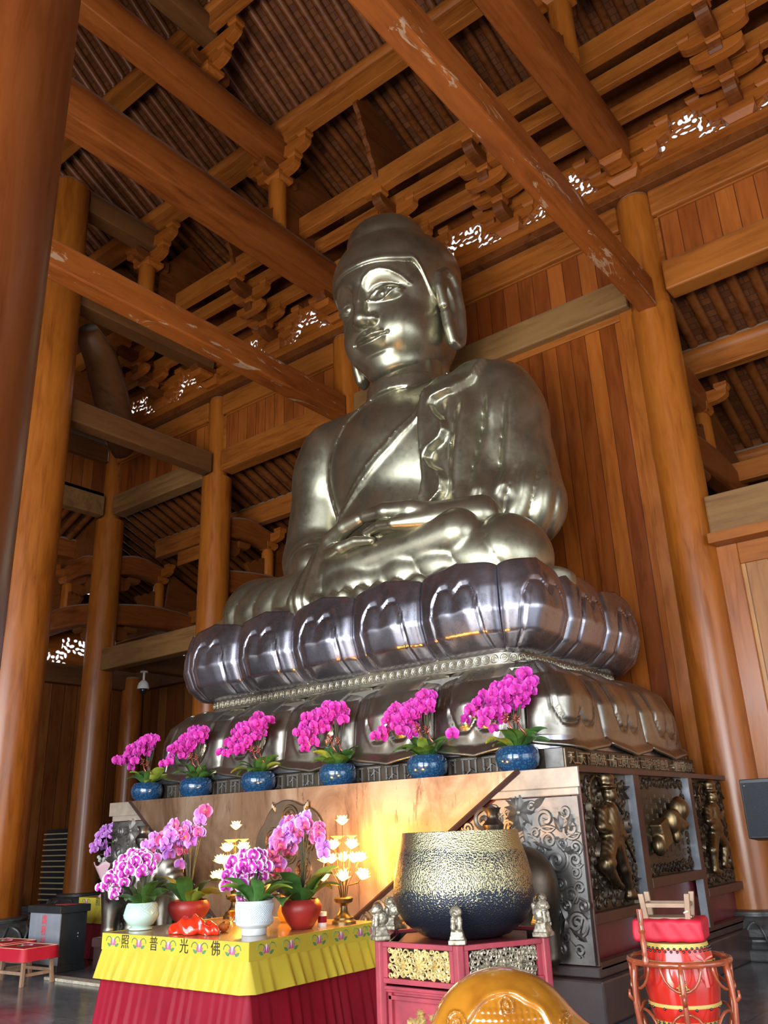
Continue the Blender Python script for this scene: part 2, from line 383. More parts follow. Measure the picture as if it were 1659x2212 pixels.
# ---------------------------------------------------------------- columns
def column(x,y,h,r,label,joint=None,r2=None,m='colw',base=True,group=None,rb=None):
    t=thing('column',label,'column',(x,y,0),0,group); z0=.52 if base else 0
    r2=r2 or r*.93; rb=rb or r*1.03
    pr=[(rb,z0),(rb,z0+.5),(lerp(rb,r,.6),h*.35),(r,h*.6)]
    if joint: pr+=[(r*.99,joint),(r2*1.01,joint+.015)]
    pr+=[(r2,h-.12),(r2*.93,h-.03),(r2*.8,h)]
    MB().lathe(pr,n=40).build('shaft',M[m],t,smooth=50)
    if base:
        k=r/.34*(.88 if r>.4 else 1)
        MB().box(-.72*k,.72*k,-.72*k,.72*k,0,.12).build('plinth',M['stoneb'],t,bevel=.02)
        MB().lathe([(.60*k,.12),(.62*k,.16),(.56*k,.19),(.56*k,.21),(.63*k,.25),(.64*k,.33),(.58*k,.41),(.46*k,.455),(.46*k,.47),(.48*k,.475),(.48*k,.50),(.40*k,.52)],n=40).build('stone_base',M['stoneb'],t,smooth=35)
        b=MB()
        for i in range(14):
            a=2*PI*i/14; p=[]
            for j in range(15):
                u=-1+2*j/14; aa=a+u*.19; z=.20+.20*(1-abs(u)**2.6); rr=(.645+.01*0)*k if z<.34 else (.645-(z-.34)*1.0)*k
                p.append((rr*math.cos(aa),rr*math.sin(aa),z))
            b.tube(p,.016*k,5)
        b.build('lotus_carving',M['stoneb'],t,smooth=True)
    return t
CE,CH,CD,CC,CB=-3.67,-10.13,-14.18,-18.35,-14.2
column(CE,YB,11.45,.335,'tall varnished column right of the statue, in line with the right end of the throne',9.25,.30)
column(CH,YB,11.45,.335,'column mostly hidden behind the statue, its grey top beside the chin',9.4,.30)
column(CD,YB,11.45,.345,'varnished column just left of the throne, third from the left edge of the hall',9.35,.235)
column(CC,YB,11.45,.36,'varnished column at the rear left corner, beside the wall camera',9.35,.235)
column(CB,7.60,14.9,.53,'thick column behind the dark foreground one, rising into the roof',None,.44)
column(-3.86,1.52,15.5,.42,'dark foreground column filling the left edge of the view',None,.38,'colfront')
column(-22.1,15.7,6.2,.33,'dim column at the corner of the outer rear wall')
column(-18.35,15.8,6.2,.30,'dim rear aisle column behind the throne-side columns, second from the outer corner')
column(CD,15.8,6.2,.30,'rear aisle column in line with the column left of the throne')
column(CE,15.8,6.2,.30,'rear aisle column in line with the column right of the statue')
column(-22.1,12.0,6.2,.30,'outer left aisle column level with the rear left corner column')
column(-22.1,8.1,6.2,.30,'outer left aisle column level with the thick roof column')
# ---------------------------------------------------------------- beams
def beam(x0,x1,y0,y1,z0,z1,m,label,bev=.03,name='tie_beam',cat='beam'):
    o=MB().box(x0,x1,y0,y1,z0,z1).build(name,M[m],bevel=bev); return nm(o,label,cat)
for x0,x1,s,m in ((CH+.3,CE-.32,'grey-topped tie beam across the back wall behind the statue shoulders','bxd'),(CD+.33,CH-.3,'pale golden tie beam between the column left of the throne and the one behind the statue','bx'),
    (CC+.35,CD-.33,'golden tie beam between the two left-hand rear columns','bxd'),(CE+.32,8.5,'golden tie beam running right from the tall right-hand column','bx')):
    beam(x0,x1,11.80,12.16,9.42,9.95,m,s,.03)
for x0,x1,s in ((CH+.28,CE-.28,'upper head beam behind the statue head'),(CD+.25,CH-.28,'upper head beam left of the statue head'),(CC+.25,CD-.25,'upper head beam between the two left-hand rear columns'),(CE+.28,8.5,'upper head beam right of the tall right-hand column')):
    beam(x0,x1,11.86,12.14,10.92,11.42,'bx',s,.03,'head_beam')
beam(-18.6,8.5,11.74,12.26,11.45,11.62,'brkd','long dark board lying on the rear column heads',.01,'wall_plate')
beam(-18.6,8.5,11.80,12.2,11.62,11.86,'brk','long wall plate carrying the rear bracket sets',.02,'wall_plate')
beam(CC+.34,CD-.33,11.82,12.14,5.42,5.95,'bxd','lower tie beam from the corner column to the column left of the throne',.03)
beam(CE+.32,8.5,11.80,12.16,5.33,5.90,'bxd','lower beam right of the tall column, above the honey plank wall',.03)
beam(CE+.30,8.5,11.70,12.02,5.17,5.32,'bx','thin projecting rail on top of the honey plank wall',.015,'wall_rail','rail')
beam(CD+.33,CH-.3,11.80,12.16,5.33,5.90,'bxd','lower tie beam behind the left corner of the lotus throne',.03)
def bx2(x0,x1,y0,y1,z0,z1,m,label,rise=.0,name='cross_beam',rnd=True,n=10):
    """long beam along y: flat soffit, vertical cheeks, rounded top"""
    w=(x1-x0)/2; cx=(x0+x1)/2; h=z1-z0
    if rnd: pts=[(x0+.02,z0),(x1-.02,z0),(x1,z0+.03),(x1+.04,z0+h*.45)]+[(cx+(w+.04)*math.cos(a),z0+h*.45+h*.55*math.sin(a)) for a in [PI*k/12 for k in range(1,12)]]+[(x0-.04,z0+h*.45),(x0,z0+.03)]
    else: pts=[(x0,z0),(x1,z0),(x1,z1),(x0,z1)]
    b=MB(); b.prism(pts,y0,y1,'y'); o=b.build(name,M[m],bevel=.015 if rnd else .03,smooth=40 if rnd else 0); return nm(o,label,'beam')
bx2(-10.31,-9.95,1.5,11.72,9.44,9.91,'byw','long scraped tie beam running from the foreground column to behind the statue chin',rnd=False)
bx2(-3.79,-3.50,1.6,11.72,9.13,9.67,'byw','long orange tie beam running overhead to the tall right-hand column, with worn patches',rnd=False)
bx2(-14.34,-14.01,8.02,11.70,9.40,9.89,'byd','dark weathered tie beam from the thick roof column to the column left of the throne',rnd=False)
bx2(-10.39,-9.90,1.5,11.62,12.22,13.14,'by','massive round-topped beam ending behind the statue head')
bx2(-3.92,-3.50,2.6,11.62,11.93,12.85,'by','massive round-topped beam at the upper right, ending over the tall column')
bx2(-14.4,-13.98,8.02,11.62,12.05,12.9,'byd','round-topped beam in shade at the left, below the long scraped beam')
bx2(-10.32,-9.90,3.9,10.0,14.62,15.42,'by','high round-topped beam at the upper left with a purplish soffit')
bx2(-3.92,-3.50,3.9,10.0,14.5,15.3,'by','high round-topped beam above the massive one at the upper right')
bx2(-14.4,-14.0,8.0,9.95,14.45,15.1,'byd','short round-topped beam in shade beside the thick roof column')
bx2(-10.3,-9.92,5.6,8.0,16.35,17.0,'byd','short beam high under the ridge at the upper left')
bx2(-18.5,-18.2,-4,11.7,9.42,9.95,'bxd','lower tie beam of the left row of columns',rnd=False)
bx2(-18.45,-18.22,-4,11.7,10.92,11.42,'byd','upper head beam of the left row of columns',rnd=False)
bx2(-18.6,-18.1,-4,11.8,11.45,11.86,'byd','plate on the heads of the left row of columns',rnd=False)
bx2(-18.5,-18.2,12.3,15.6,5.62,6.15,'byd','aisle beam behind the corner column carrying the white dome camera',rnd=False)
beam(-18.0,-14.5,8.0,8.3,9.75,10.2,'bxd','tie beam running left from the thick roof column, mostly hidden')
# purlins
def purlin(y,z0,z1,w,rr,m,label,x0=-18.4,x1=8.5):
    b=MB().box(x0,x1,y-w/2,y+w/2,z0,z1); 
    pts=[(y+rr*math.cos(a),z1+rr*.75+rr*math.sin(a)) for a in [2*PI*k/16 for k in range(16)]]
    if rr: b.prism(pts,x0,x1,'x')
    return nm(b.build('purlin',M[m],bevel=.012,smooth=35),label,'purlin')
purlin(9.93,15.08,15.52,.20,.17,'bx','round purlin on its board, crossing the roof above the statue head')
purlin(7.85,16.45,16.85,.18,.16,'bx','higher purlin near the ridge at the upper left')
purlin(10.65,13.30,13.72,.20,0,'bx','inner eaves beam, nearest of the parallel beams over the brackets')
purlin(11.10,13.12,13.42,.14,0,'bx','second of the parallel beams over the rear brackets')
purlin(11.56,12.75,13.08,.16,0,'bx','third and lowest of the parallel beams over the rear brackets')
purlin(13.62,8.72,8.98,.22,.17,'bx','aisle purlin with a pale dusty top, seen below the tie beams')
purlin(15.9,7.55,7.85,.2,.15,'bx','outer purlin of the rear aisle',-22)
purlin(14.75,7.05,7.4,.2,.0,'bx','plain lower rail of the rear aisle roof',-22)
b=MB().box(-20.1,-19.9,-4,12,8.72,8.98); b.prism([(-20.0+.17*math.cos(2*PI*k/16),9.11+.17*math.sin(2*PI*k/16)) for k in range(16)],-4,12,'y')
nm(b.build('purlin',M['by'],smooth=35),'purlin of the left aisle roof','purlin')
beam(-22.3,9,15.75,16.05,5.8,6.35,'byd','beam along the top of the far rear plank wall',.02,'wall_plate')
beam(-22.35,-22.05,-4,16,5.8,6.35,'byd','beam along the top of the far left plank wall',.02,'wall_plate')
o=MB().box(-22.5,9,16.0,16.06,7.35,8.6).build('wall_rear_upper',M['brkd']); struct(o,'boards above the rear aisle lattices')
o=MB().box(-22.5,-22.44,-5,16,7.35,8.6).build('wall_left_upper',M['brkd']); struct(o,'boards above the left aisle lattices')
# ---------------------------------------------------------------- bracket sets (wood arms and blocks)
def dou(b,x,y,z,s=.2,h=.16):
    s*=1.2
    a=s/2; c=a*.72
    b.add([(x-c,y-c,z),(x+c,y-c,z),(x+c,y+c,z),(x-c,y+c,z),(x-a,y-a,z+h*.45),(x+a,y-a,z+h*.45),(x+a,y+a,z+h*.45),(x-a,y+a,z+h*.45),(x-a,y-a,z+h),(x+a,y-a,z+h),(x+a,y+a,z+h),(x-a,y+a,z+h)],
      [(0,3,2,1),(0,1,5,4),(1,2,6,5),(2,3,7,6),(3,0,4,7),(4,5,9,8),(5,6,10,9),(6,7,11,10),(7,4,8,11),(8,9,10,11)])
def dous(t,spec):
    for a in spec:
        b=MB(); dou(b,*a); b.build('bearing_block',M['brk'],t,bevel=.004)
def gong(L,h,cut=.6):
    """outline (u,z) of a bow arm, half length L, height h, ends swept up below"""
    p=[(-L,h),(-L,h*.55)]
    for k in range(5): a=PI/2*k/4; p.append((-L+.30*(1-math.cos(a))*1.0,h*.55-h*.55*math.sin(a)))
    q=[(-x,z) for x,z in p[::-1]]
    return p+q
def arm_x(b,x,y,z,L,h=.2,w=.14):
    w*=1.25; h*=1.1
    b.prism([(x+u,z+v) for u,v in gong(L,h)],y-w/2,y+w/2,'y')
def arm_y(b,x,y0,y1,z,h=.24,w=.16):
    w*=1.3
    """projects from y0 (wall) inwards to y1<y0"""
    L=y0-y1; p=[(y0,z),(y0,z+h),(y1,z+h),(y1,z+h*.6)]
    for k in range(1,6): a=PI/2*k/5; p.append((y1+.26*(1-math.cos(a)),z+h*.6-h*.6*math.sin(a)))
    b.prism(p,x-w/2,x+w/2,'x')
def bracket_set(x,label,group=None,strut=True,y0=YB):
    t=thing('bracket_set',label,'bracket set',(x,y0,11.86),0,group)
    b=MB(); dou(b,0,-.02,0,.42,.26); b.build('base_block',M['brk'],t,bevel=.006)
    zz=[.26,.66,1.04]; yy=[-.44,-.90,-1.35]
    for k in range(3):
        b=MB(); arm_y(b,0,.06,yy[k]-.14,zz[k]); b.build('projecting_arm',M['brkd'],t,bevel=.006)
        b=MB(); dou(b,0,yy[k],zz[k]+.24); 
        b.build('bearing_block',M['brk'],t,bevel=.004)
        b=MB(); arm_x(b,0,yy[k],zz[k]+.40-.02,.52 if k<2 else .5,.19); b.build('cross_arm',M['brk'],t,bevel=.006)
        if k<2:
            b=MB(); arm_x(b,0,yy[k],zz[k]-.0,.40,.19,.13)
            if k: b.build('cross_arm',M['brk'],t,bevel=.006)
        dous(t,[(u,yy[k],zz[k]+.57,.17,.13) for u in (-.44,.44)])
    b=MB(); arm_x(b,0,-.06,.24,.50,.20,.16); b.build('cross_arm',M['brk'],t,bevel=.006)
    b=MB(); arm_x(b,0,-.06,.58,.72,.22,.16); b.build('cross_arm',M['brk'],t,bevel=.006)
    dous(t,[(u,-.06,.44,.2,.14) for u in (-.42,.42)]+[(u,-.06,.80,.2,.14) for u in (-.64,.64)])
    if strut:
        # carved board rising from the bracket to the purlin, scalloped on its inner edge
        e=[]; p0=(-1.38,1.62); p1=(-2.02,3.22); n=5
        for i in range(n):
            for j in range(6):
                u=(i+j/6)/n; a=.09*math.sin(PI*j/6)+(.05 if j==0 else 0)
                e.append((lerp(p0[0],p1[0],u)-a,lerp(p0[1],p1[1],u)))
        pts=[(-.95,1.62)]+e+[p1,(-1.9,3.55),(-1.0,3.25),(.0,2.85)]
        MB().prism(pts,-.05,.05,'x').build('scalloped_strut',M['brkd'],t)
    return t
P1S=[( -5.95,'bracket set above the statue, partly hidden behind the orange overhead tie beam'),(-8.05,'bracket set directly above the statue head, beside the dark triangular strut'),
 (-12.15,'bracket set at the left, between the massive beam and the long scraped beam'),(-1.75,'large bracket set at the upper right corner'),(-16.3,'bracket set in shade at the far left over the two rear columns'),(.3,'bracket set beyond the upper right corner')]
proto_b=None
for x,l in P1S:
    if proto_b is None: proto_b=bracket_set(x,l,None)
    else: q=copy_tree(proto_b); q.location.x=x; q['label']=l
def column_bracket(x,y,z,label,top=.4,cat='bracket set'):
    t=thing('column_bracket',label,cat,(x,y,z))
    b=MB(); dou(b,0,0,0,.46,.22); b.build('base_block',M['brk'],t,bevel=.006)
    b=MB(); arm_y(b,0,.3,-.75,.2,.22,.2); b.build('projecting_arm',M['brkd'],t,bevel=.006)
    b=MB(); arm_x(b,0,-.05,.2,.62,.22,.16); b.build('cross_arm',M['brk'],t,bevel=.006)
    b=MB(); arm_x(b,0,-.05,.54,.85,.24,.16); b.build('cross_arm',M['brk'],t,bevel=.006)
    dous(t,[(u,-.05,.40,.2,.14) for u in (-.5,.5)]+[(u,-.05,.78,.2,.14) for u in (-.75,.75)]+[(0,-.5,.1,.34,.12)]); return t
column_bracket(CE,YB-.1,11.68,'bracket on the tall right-hand column under the massive beam end')
column_bracket(CH,YB-.1,11.78,'bracket on the column behind the statue head')
column_bracket(CD,YB-.1,11.70,'bracket on the column left of the throne')
def post(x,y,z0,z1,label):
    t=thing('short_post',label,'post',(x,y,z0))
    h=z1-z0; MB().lathe([(.19,0),(.19,h-.14),(.17,h-.05),(.1,h)],n=24).build('shaft',M['colw'],t,smooth=40)
    b=MB(); p=[(-.62,.05)]+[(-.62+.09*k,.10+.05*k+.05*(k%2)) for k in range(7)]+[(0,.62),(0,0),(-.3,0)]
    b.prism(p,-.06,.06,'x'); b.build('carved_wing',M['brkd'],t)
    return t
post(CH,9.9,13.05,14.22,'short grey-capped post standing on the massive beam, upper left')
post(CE,9.9,12.8,14.05,'short post standing on the massive beam at the upper right')
post(CD,9.7,12.8,14.02,'short grey-capped post in shade behind the long scraped beam')
def purlin_bracket(x,y,z,label):
    t=thing('purlin_bracket',label,'bracket set',(x,y,z))
    b=MB(); dou(b,0,0,-.04,.36,.18); b.build('base_block',M['brk'],t,bevel=.006)
    for L,zz,yy in ((.55,.12,0),(.85,.50,0)):
        b=MB(); arm_x(b,0,yy,zz,L,.24,.15); b.build('cross_arm',M['brk'],t,bevel=.006)
    dous(t,[(u,0,.36,.2,.15) for u in (-.46,.46)]+[(u,0,.74,.2,.13) for u in (-.76,.76)])
    b=MB(); arm_y(b,0,.45,-.5,.10,.24,.15); b.build('projecting_arm',M['brkd'],t,bevel=.006)
    return t
purlin_bracket(CH,9.93,14.2,'bracket on the short post under the high purlin, upper left')
purlin_bracket(CE,9.93,14.1,'bracket on the short post at the upper right')
purlin_bracket(CD,9.78,14.0,'bracket on the short post in shade beside the thick roof column')
purlin_bracket(CH,8.0,15.5,'bracket under the highest beam, top left')
for x,z,l in ((CH-.05,13.1,'plain side board between short post and rear wall, above the statue head at left'),(CD-.05,12.9,'plain side board behind the shaded short post')):
    nm(MB().prism([(10.1,z),(12.0,z),(12.0,14.75),(10.9,15.3),(10.1,14.2)],x-.04,x+.04,'x').build('side_board',M['brkd']),l,'board')
# curved hip timber lit by the sky at the far left
nm(MB().tube([(-14.6,8.6,11.9),(-15.0,9.2,11.75),(-15.45,9.8,11.3),(-15.8,10.3,10.7),(-16.05,10.7,10.25),(-16.1,10.85,10.45)],[.26,.36,.40,.38,.28,.08],12).build('curved_beam',M['byd'],smooth=True),'curved hanging timber end catching pale light beside the thick column','beam')
# ---------------------------------------------------------------- openwork lattice panels
def lattice_fn(W,H,seed):
    rnd=random.Random(seed); hs=[]
    def half(z): return lerp(.84,.40,sstep(np.array(z/.62),.15,.8))
    tries=0
    while len(hs)<90 and tries<4000:
        tries+=1; z=rnd.uniform(.06,.68); x=rnd.uniform(-1,1)*float(half(z)); 
        if (x/.32)**2+((z-.16)/.22)**2<1: continue
        if any(math.hypot(x-a,z-b_)<.105 for a,b_,*_ in hs): continue
        hs.append((x,z,rnd.uniform(.032,.045),rnd.uniform(.055,.078),rnd.uniform(0,PI)))
    def fn(X,Y,Z):
        d=np.maximum(np.maximum(np.abs(X)-W/2,np.abs(Z-H/2)-H/2),np.abs(Y)-.03)
        for x,z,a,b_,t in hs:
            u=(X-x)*math.cos(t)+(Z-z)*math.sin(t); v=-(X-x)*math.sin(t)+(Z-z)*math.cos(t)
            e=(np.sqrt((u/b_)**2+(v/a)**2)-1)*a; d=np.maximum(d,-e)
        hw=.84+(.40-.84)*sstep(Z/.62,.15,.8)
        d=d-.02*np.exp(-((np.abs(X)-hw-.03)/.02)**2)
        return d
    return fn
lat=sdf_mesh('openwork_panel',lattice_fn(2.06,.86,4),(-1.08,-.06,-.04),(1.08,.06,.9),.02,M['brk'])
LX=[(-7.0,'behind the statue head to the right'),(-4.85,'between the massive beam and the tall right-hand tie beam'),(-2.73,'at the upper right, largest and brightest'),(-.65,'beyond the upper right bracket set'),(-9.1,'hidden behind the statue head'),(-11.15,'left of the statue face'),(-13.2,'just above the long scraped beam, behind it'),(-15.25,'left of the column next to the throne, right one of two'),(-17.35,'left of the column next to the throne, left one of two')]
for i,(x,l) in enumerate(LX):
    q=lat if i==0 else lat.copy()
    if i: COL.objects.link(q)
    q.location=(x,11.93,11.86); nm(q,'glowing openwork carved panel '+l,'openwork panel','openwork panels above the rear columns')
for i,(x,y,r,l) in enumerate([(-20.7,16.0,0,'in the far rear wall, right of the corner column'),(-22.42,13.9,PI/2,'in the far left wall, beside the thick column'),(-22.42,11.0,PI/2,'in the far left wall, farther from the corner'),(-16.6,16,0,'in the far rear wall behind the throne-side columns')]):
    q=lat.copy(); COL.objects.link(q); q.location=(x,y,6.32); q.rotation_euler=(0,0,r); q.scale=(1.25,1,1.2); nm(q,'low openwork carved panel '+l,'openwork panel','openwork panels above the outer walls')
b=MB()
for x0,x1 in ((-22.5,-21.99),(-19.41,-17.89),(-15.31,9.0)): b.box(x0,x1,16.0,16.06,6.3,7.36)
struct(b.build('wall_rear_fill',M['brkd']),'boards between the rear aisle lattices')
b=MB()
for y0,y1 in ((-5,9.71),(12.29,12.61),(15.19,16)): b.box(-22.5,-22.44,y0,y1,6.3,7.36)
struct(b.build('wall_left_fill',M['brkd']),'boards between the left aisle lattices')
o=MB().box(-22.6,-18.4,12.0,12.06,7.6,10.2).build('wall_gable',M['brkd']); struct(o,'small gable where the two aisle roofs meet')
# ---------------------------------------------------------------- curved aisle beams behind the rear columns
def moon_beam(x,y,z,L,h,label,ang=0,k=1.0):
    t=thing('curved_aisle_beam',label,'beam',(x,y,z),ang)
    top=[(0,.0)]+[(L*s,h*(1.0+.28*math.sin(PI*min(1,s*1.15)))) for s in [0,.05,.12,.25,.4,.6,.8,.92,1]]
    bot=[(L,h*.25)]+[(L*s,h*(.02+.20*math.sin(PI*s))) for s in [.9,.75,.5,.3,.15]]
    MB().prism(top+bot,-.17,.17,'x').build('curved_beam',M['by'],t,bevel=.07,seg=3,smooth=40)
    b=MB(); b.prism([(0,-.02),(.45,-.02),(.45,-.16),(.40,-.30),(.28,-.38),(0,-.38)],-.09,.09,'x'); dou(b,0,.5,-.14,.3,.14); b.build('corbel',M['brkd'],t,bevel=.01)
    return t
def aisle_frame(x,who,ang=0,y=12.25):
    c,s=math.cos(ang),math.sin(ang)
    P=lambda d,z:(x-s*d,y+c*d,z)
    moon_beam(*P(0,6.65),3.4,.55,'lower curved aisle beam behind '+who,ang)
    moon_beam(*P(0,7.95),1.5,.5,'short humped aisle beam behind '+who,ang)
    t=thing('short_post','short aisle post under the humped beam behind '+who,'post',P(1.4,7.2),ang)
    MB().lathe([(.15,0),(.15,.72),(.12,.8)],n=20).build('shaft',M['colw'],t,smooth=40)
    b=MB(); b.prism([(-.75,.30),(-.66,.38),(-.55,.36),(-.45,.46),(-.33,.45),(-.22,.56),(-.14,.56),(-.14,.02),(-.5,.02)],-.05,.05,'x'); b.build('carved_wing',M['brkd'],t,bevel=.01)
    b=MB(); dou(b,0,0,.8,.3,.16); arm_x(b,0,0,.95,.5,.2,.13); dou(b,.42,0,1.12,.18,.13); dou(b,-.42,0,1.12,.18,.13); b.build('bracket_arm',M['brk'],t,bevel=.005)
    b=MB(); b.prism([(.2,0),(2.2,0),(2.2,.35),(.35,1.15)],-.04,.04,'x'); b.build('side_board',M['brkd'],t)
aisle_frame(CD,'the column left of the throne')
aisle_frame(CC,'the corner column')
aisle_frame(CE,'the tall right-hand column')
aisle_frame(CC-.25,'the corner column on its left side',PI/2,11.95)
# board with gold painted lettering on the aisle purlin
nm(MB().box(-17.4,-14.6,13.48,13.52,8.28,8.66).build('name_board',M['bx'],bevel=.01),'long board with faded gold writing under the aisle purlin','board')
# white dome camera
t=thing('dome_camera','white dome security camera hanging under the aisle beam','security camera',(-18.35,13.35,5.62))
MB().lathe([(.10,0),(.10,-.03),(.03,-.035),(.03,-.22),(.055,-.23),(.12,-.30),(.15,-.40),(.15,-.45)],n=24).build('housing',M['white'],t,smooth=35)
MB().sphere((0,0,-.47),(.10,.10,.12),16,10).build('lens_dome',M['glassdark'],t,smooth=True)
# ================================================================ the great bronze buddha
BO=Vector((-7.2,9.6,4.3))
buddha=thing('seated_buddha','colossal seated bronze buddha with hands folded in the lap, on the lotus throne','statue',BO)
def body_fn(X,Y,Z):
    C=lambda *a:cap(X,Y,Z,*a)
    d=C((0,.50,.7),(0,.42,2.75),1.02,1.10,(1.12,.92,1))
    d=smin(d,ell(X,Y,Z,(0,.15,2.55),(1.25,.80,1.15)),.25)
    d=smin(d,ell(X,Y,Z,(0,.0,1.35),(1.05,.72,.75)),.25)
    d=smin(d,C((-1.2,.55,3.45),(1.2,.55,3.45),.52,.52),.35)
    arms=None
    for s in (1,-1):
        a=C((s*1.58,.52,3.28),(s*1.72,.50,2.9),.64,.62)
        a=smin(a,C((s*1.70,.50,3.0),(s*1.98,.42,1.55),.60,.54),.15)
        a=smin(a,C((s*1.98,.40,1.42),(s*1.0,-.76,.98),.52,.27,(1,1,1.05)),.14)
        arms=a if arms is None else np.minimum(arms,a)
    # sleeve folds across the forearm on the +x side and lighter ones on the other
    t=(X-2.1)*-.66+(Y-.5)*-.75
    fm=sstep(t,-.3,.1)*sstep(-t,-1.5,-1.2)*sstep(X,.3,.8)*sstep(-Z,-1.95,-1.65)
    arms=arms-fm*.085*(np.abs(np.sin((t*9.0+Z*3.2+.6*np.sin(Z*3))))**.6-.5)
    d=smin(d,C((1.10,.02,3.0),(1.30,.02,1.3),.52,.50),.18)
    # long vertical folds under the left arm pit
    fx=sstep(X,1.25,1.40)*sstep(-X,-2.35,-2.1)*sstep(-Y,-.75,-.2)*sstep(Z,1.35,1.6)*sstep(-Z,-3.35,-2.7)
    d=smin(d,arms,.12)
    d=d-fx*.10*np.abs(np.sin(10.5*(X+.16*np.sin(Z*1.3)+.05*Z)))**.8
    # legs
    L=None
    for s in (1,-1):
        kx=2.38 if s<0 else 2.02
        a=C((s*.9,.45,.52),(s*kx,-.42,.50 if s<0 else .44),.60,.58 if s<0 else .56,(1,1,.95))
        b=C((s*kx,-.48,.48),(-s*.1,-1.02,.36),.56,.36,(1,1,.95))
        a=smin(a,b,.12); L=a if L is None else smin(L,a,.12)
    # rope-like drapery bands across the legs
    ph=X*1.0+np.where(X<0,-.25,.25)*(Z*1.6)+.25*np.abs(Y)
    u=np.abs(((ph*2.05+.15)%1)-.5)
    lm=sstep(np.abs(X),.5,.9)*sstep(-Y,-.2,.3)
    L=L-lm*.055*(np.abs(np.cos(PI*(ph*2.05+.15)))**.45)
    d=smin(d,L,.10)
    d=smin(d,ell(X,Y,Z,(0,.6,.5),(1.9,1.1,.75)),.3)
    # folded shin lying over the front with gathered cloth
    sh=C((-.20,-1.12,.62),(1.65,-.92,.80),.25,.34); d=smin(d,sh,.05)
    g=C((-.62,-1.30,.25),(-.45,-1.0,.95),.26,.22); g=g-.035*np.abs(np.sin(X*24))
    d=smin(d,g,.05)
    # robe hem spreading on the seat
    rr=np.sqrt(((X+.12)/2.92)**2+((Y+.15)/1.36)**2); th=np.arctan2(Y+.05,X)
    hem=smax((rr-1+.018*np.sin(th*26))*1.2,Z-.24-.03*np.sin(th*38),.06); d=smin(d,hem,.07)
    # ---- robe layers, outlined in front view
    front=sstep(-Y,-.80,-.55)
    def layer(d,pts,h,lip=.010):
        s=sdpoly(X,Z,pts); return d-front*(h*(1-sstep(s,-.03,.03))+lip*np.exp(-((s+.03)/.035)**2))
    sc=[(1.95,3.75),(1.83,3.42),(1.61,3.14),(1.35,3.07),(1.30,2.98),(1.36,2.83),(1.50,2.66),(1.52,2.52),(1.43,2.38),(1.22,2.30),(1.14,2.20),(1.22,2.05),(1.38,1.93),(1.44,1.80),(1.40,1.60),(1.25,1.5),(1.10,1.40),(1.03,1.1),(.84,1.1),(.92,1.45),(1.02,1.9),(1.05,2.27),(1.04,2.6),(1.06,2.91),(1.14,3.19),(1.30,3.47),(1.5,3.8)]
    d=layer(d,[(1.95-1.0,3.85)]+[(x-.18,z) for x,z in sc],.12)
    # diagonal border of the inner robe
    dl=polyd(X,Z,[(-1.2,1.55),(-.6,1.85),(-.1,2.2),(.4,2.55),(.8,2.95),(.98,3.3)])
    d=d-front*.030*(1-sstep(dl,.045,.085))-front*.015*np.exp(-((dl-.06)/.03)**2)
    # collar over the right shoulder
    dl=polyd(X,Z,[(-.35,3.72),(-.75,3.5),(-1.05,3.1),(-1.16,2.6),(-1.05,2.1),(-.95,1.5)])
    sd=sdpoly(X,Z,[(-.2,3.9),(-.35,3.72),(-.75,3.5),(-1.05,3.1),(-1.16,2.6),(-1.05,2.1),(-.95,1.4),(-3,1.2),(-3,4.2)])
    d=d-front*.045*(1-sstep(sd,-.03,.03))
    # groove between upper arm and chest on both sides (sleeve opening)
    # neck band
    nb=np.maximum(np.abs(np.sqrt(X**2+((Y-.44)/1.0)**2)-.62)-.05,np.abs(Z-3.92-.10*(Y-.3))-.13)
    d=smin(d,nb,.04)
    d=smin(d,C((0,.46,3.5),(0,.50,4.5),.60,.56),.04)
    return smax(d,-Z,.02)
sdf_mesh('body',body_fn,(-3.35,-1.75,-.05),(3.35,2.05,4.75),.030,M['bronze'],buddha,1)
# hands
def hands_fn(X,Y,Z):
    d=None
    def add(a,b,ra,rb,k=.03,sc=(1,1,1)):
        nonlocal d
        e=cap(X,Y,Z,a,b,ra,rb,sc); d=e if d is None else smin(d,e,k)
    def hand(s,x0,z):
        # wrist at x0, fingers running towards -s
        add((x0+s*.55,-.66,z+.05),(x0+s*.12,-.98,z+.02),.27,.24)
        for i in range(4):
            y=-1.36+.155*i; w=[.066,.074,.074,.064][i]; L=[.50,.60,.62,.54][i]
            add((x0+s*.05,-1.10+.05*i,z),(x0-s*.34,y,z-.02),.16,w+.02,.06)
            add((x0-s*.34,y,z-.02),(x0-s*(.34+L*.5),y+.02,z+.02),w+.015,w+.006,.012); add((x0-s*(.34+L*.5),y+.02,z+.02),(x0-s*(.34+L),y+.05,z-.02),w+.006,w-.008,.012)
    hand(-1,-.30,.90); a0=d; d=None
    hand(1,1.30,1.02); d=np.minimum(a0,d)
    for p in ([(-.46,-.98,.96),(-.26,-1.18,1.09),(.06,-1.28,1.18),(.34,-1.31,1.22)],[(1.38,-1.0,1.08),(1.14,-1.20,1.18),(.78,-1.30,1.23),(.47,-1.31,1.24)]):
        for a,b,r0,r1 in zip(p[:-1],p[1:],(.20,.145,.120),(.145,.120,.090)): add(a,b,r0,r1,.03)
    return d
sdf_mesh('hands',hands_fn,(-1.4,-1.6,.5),(2.2,-.3,1.5),.018,M['bronze'],buddha,1)
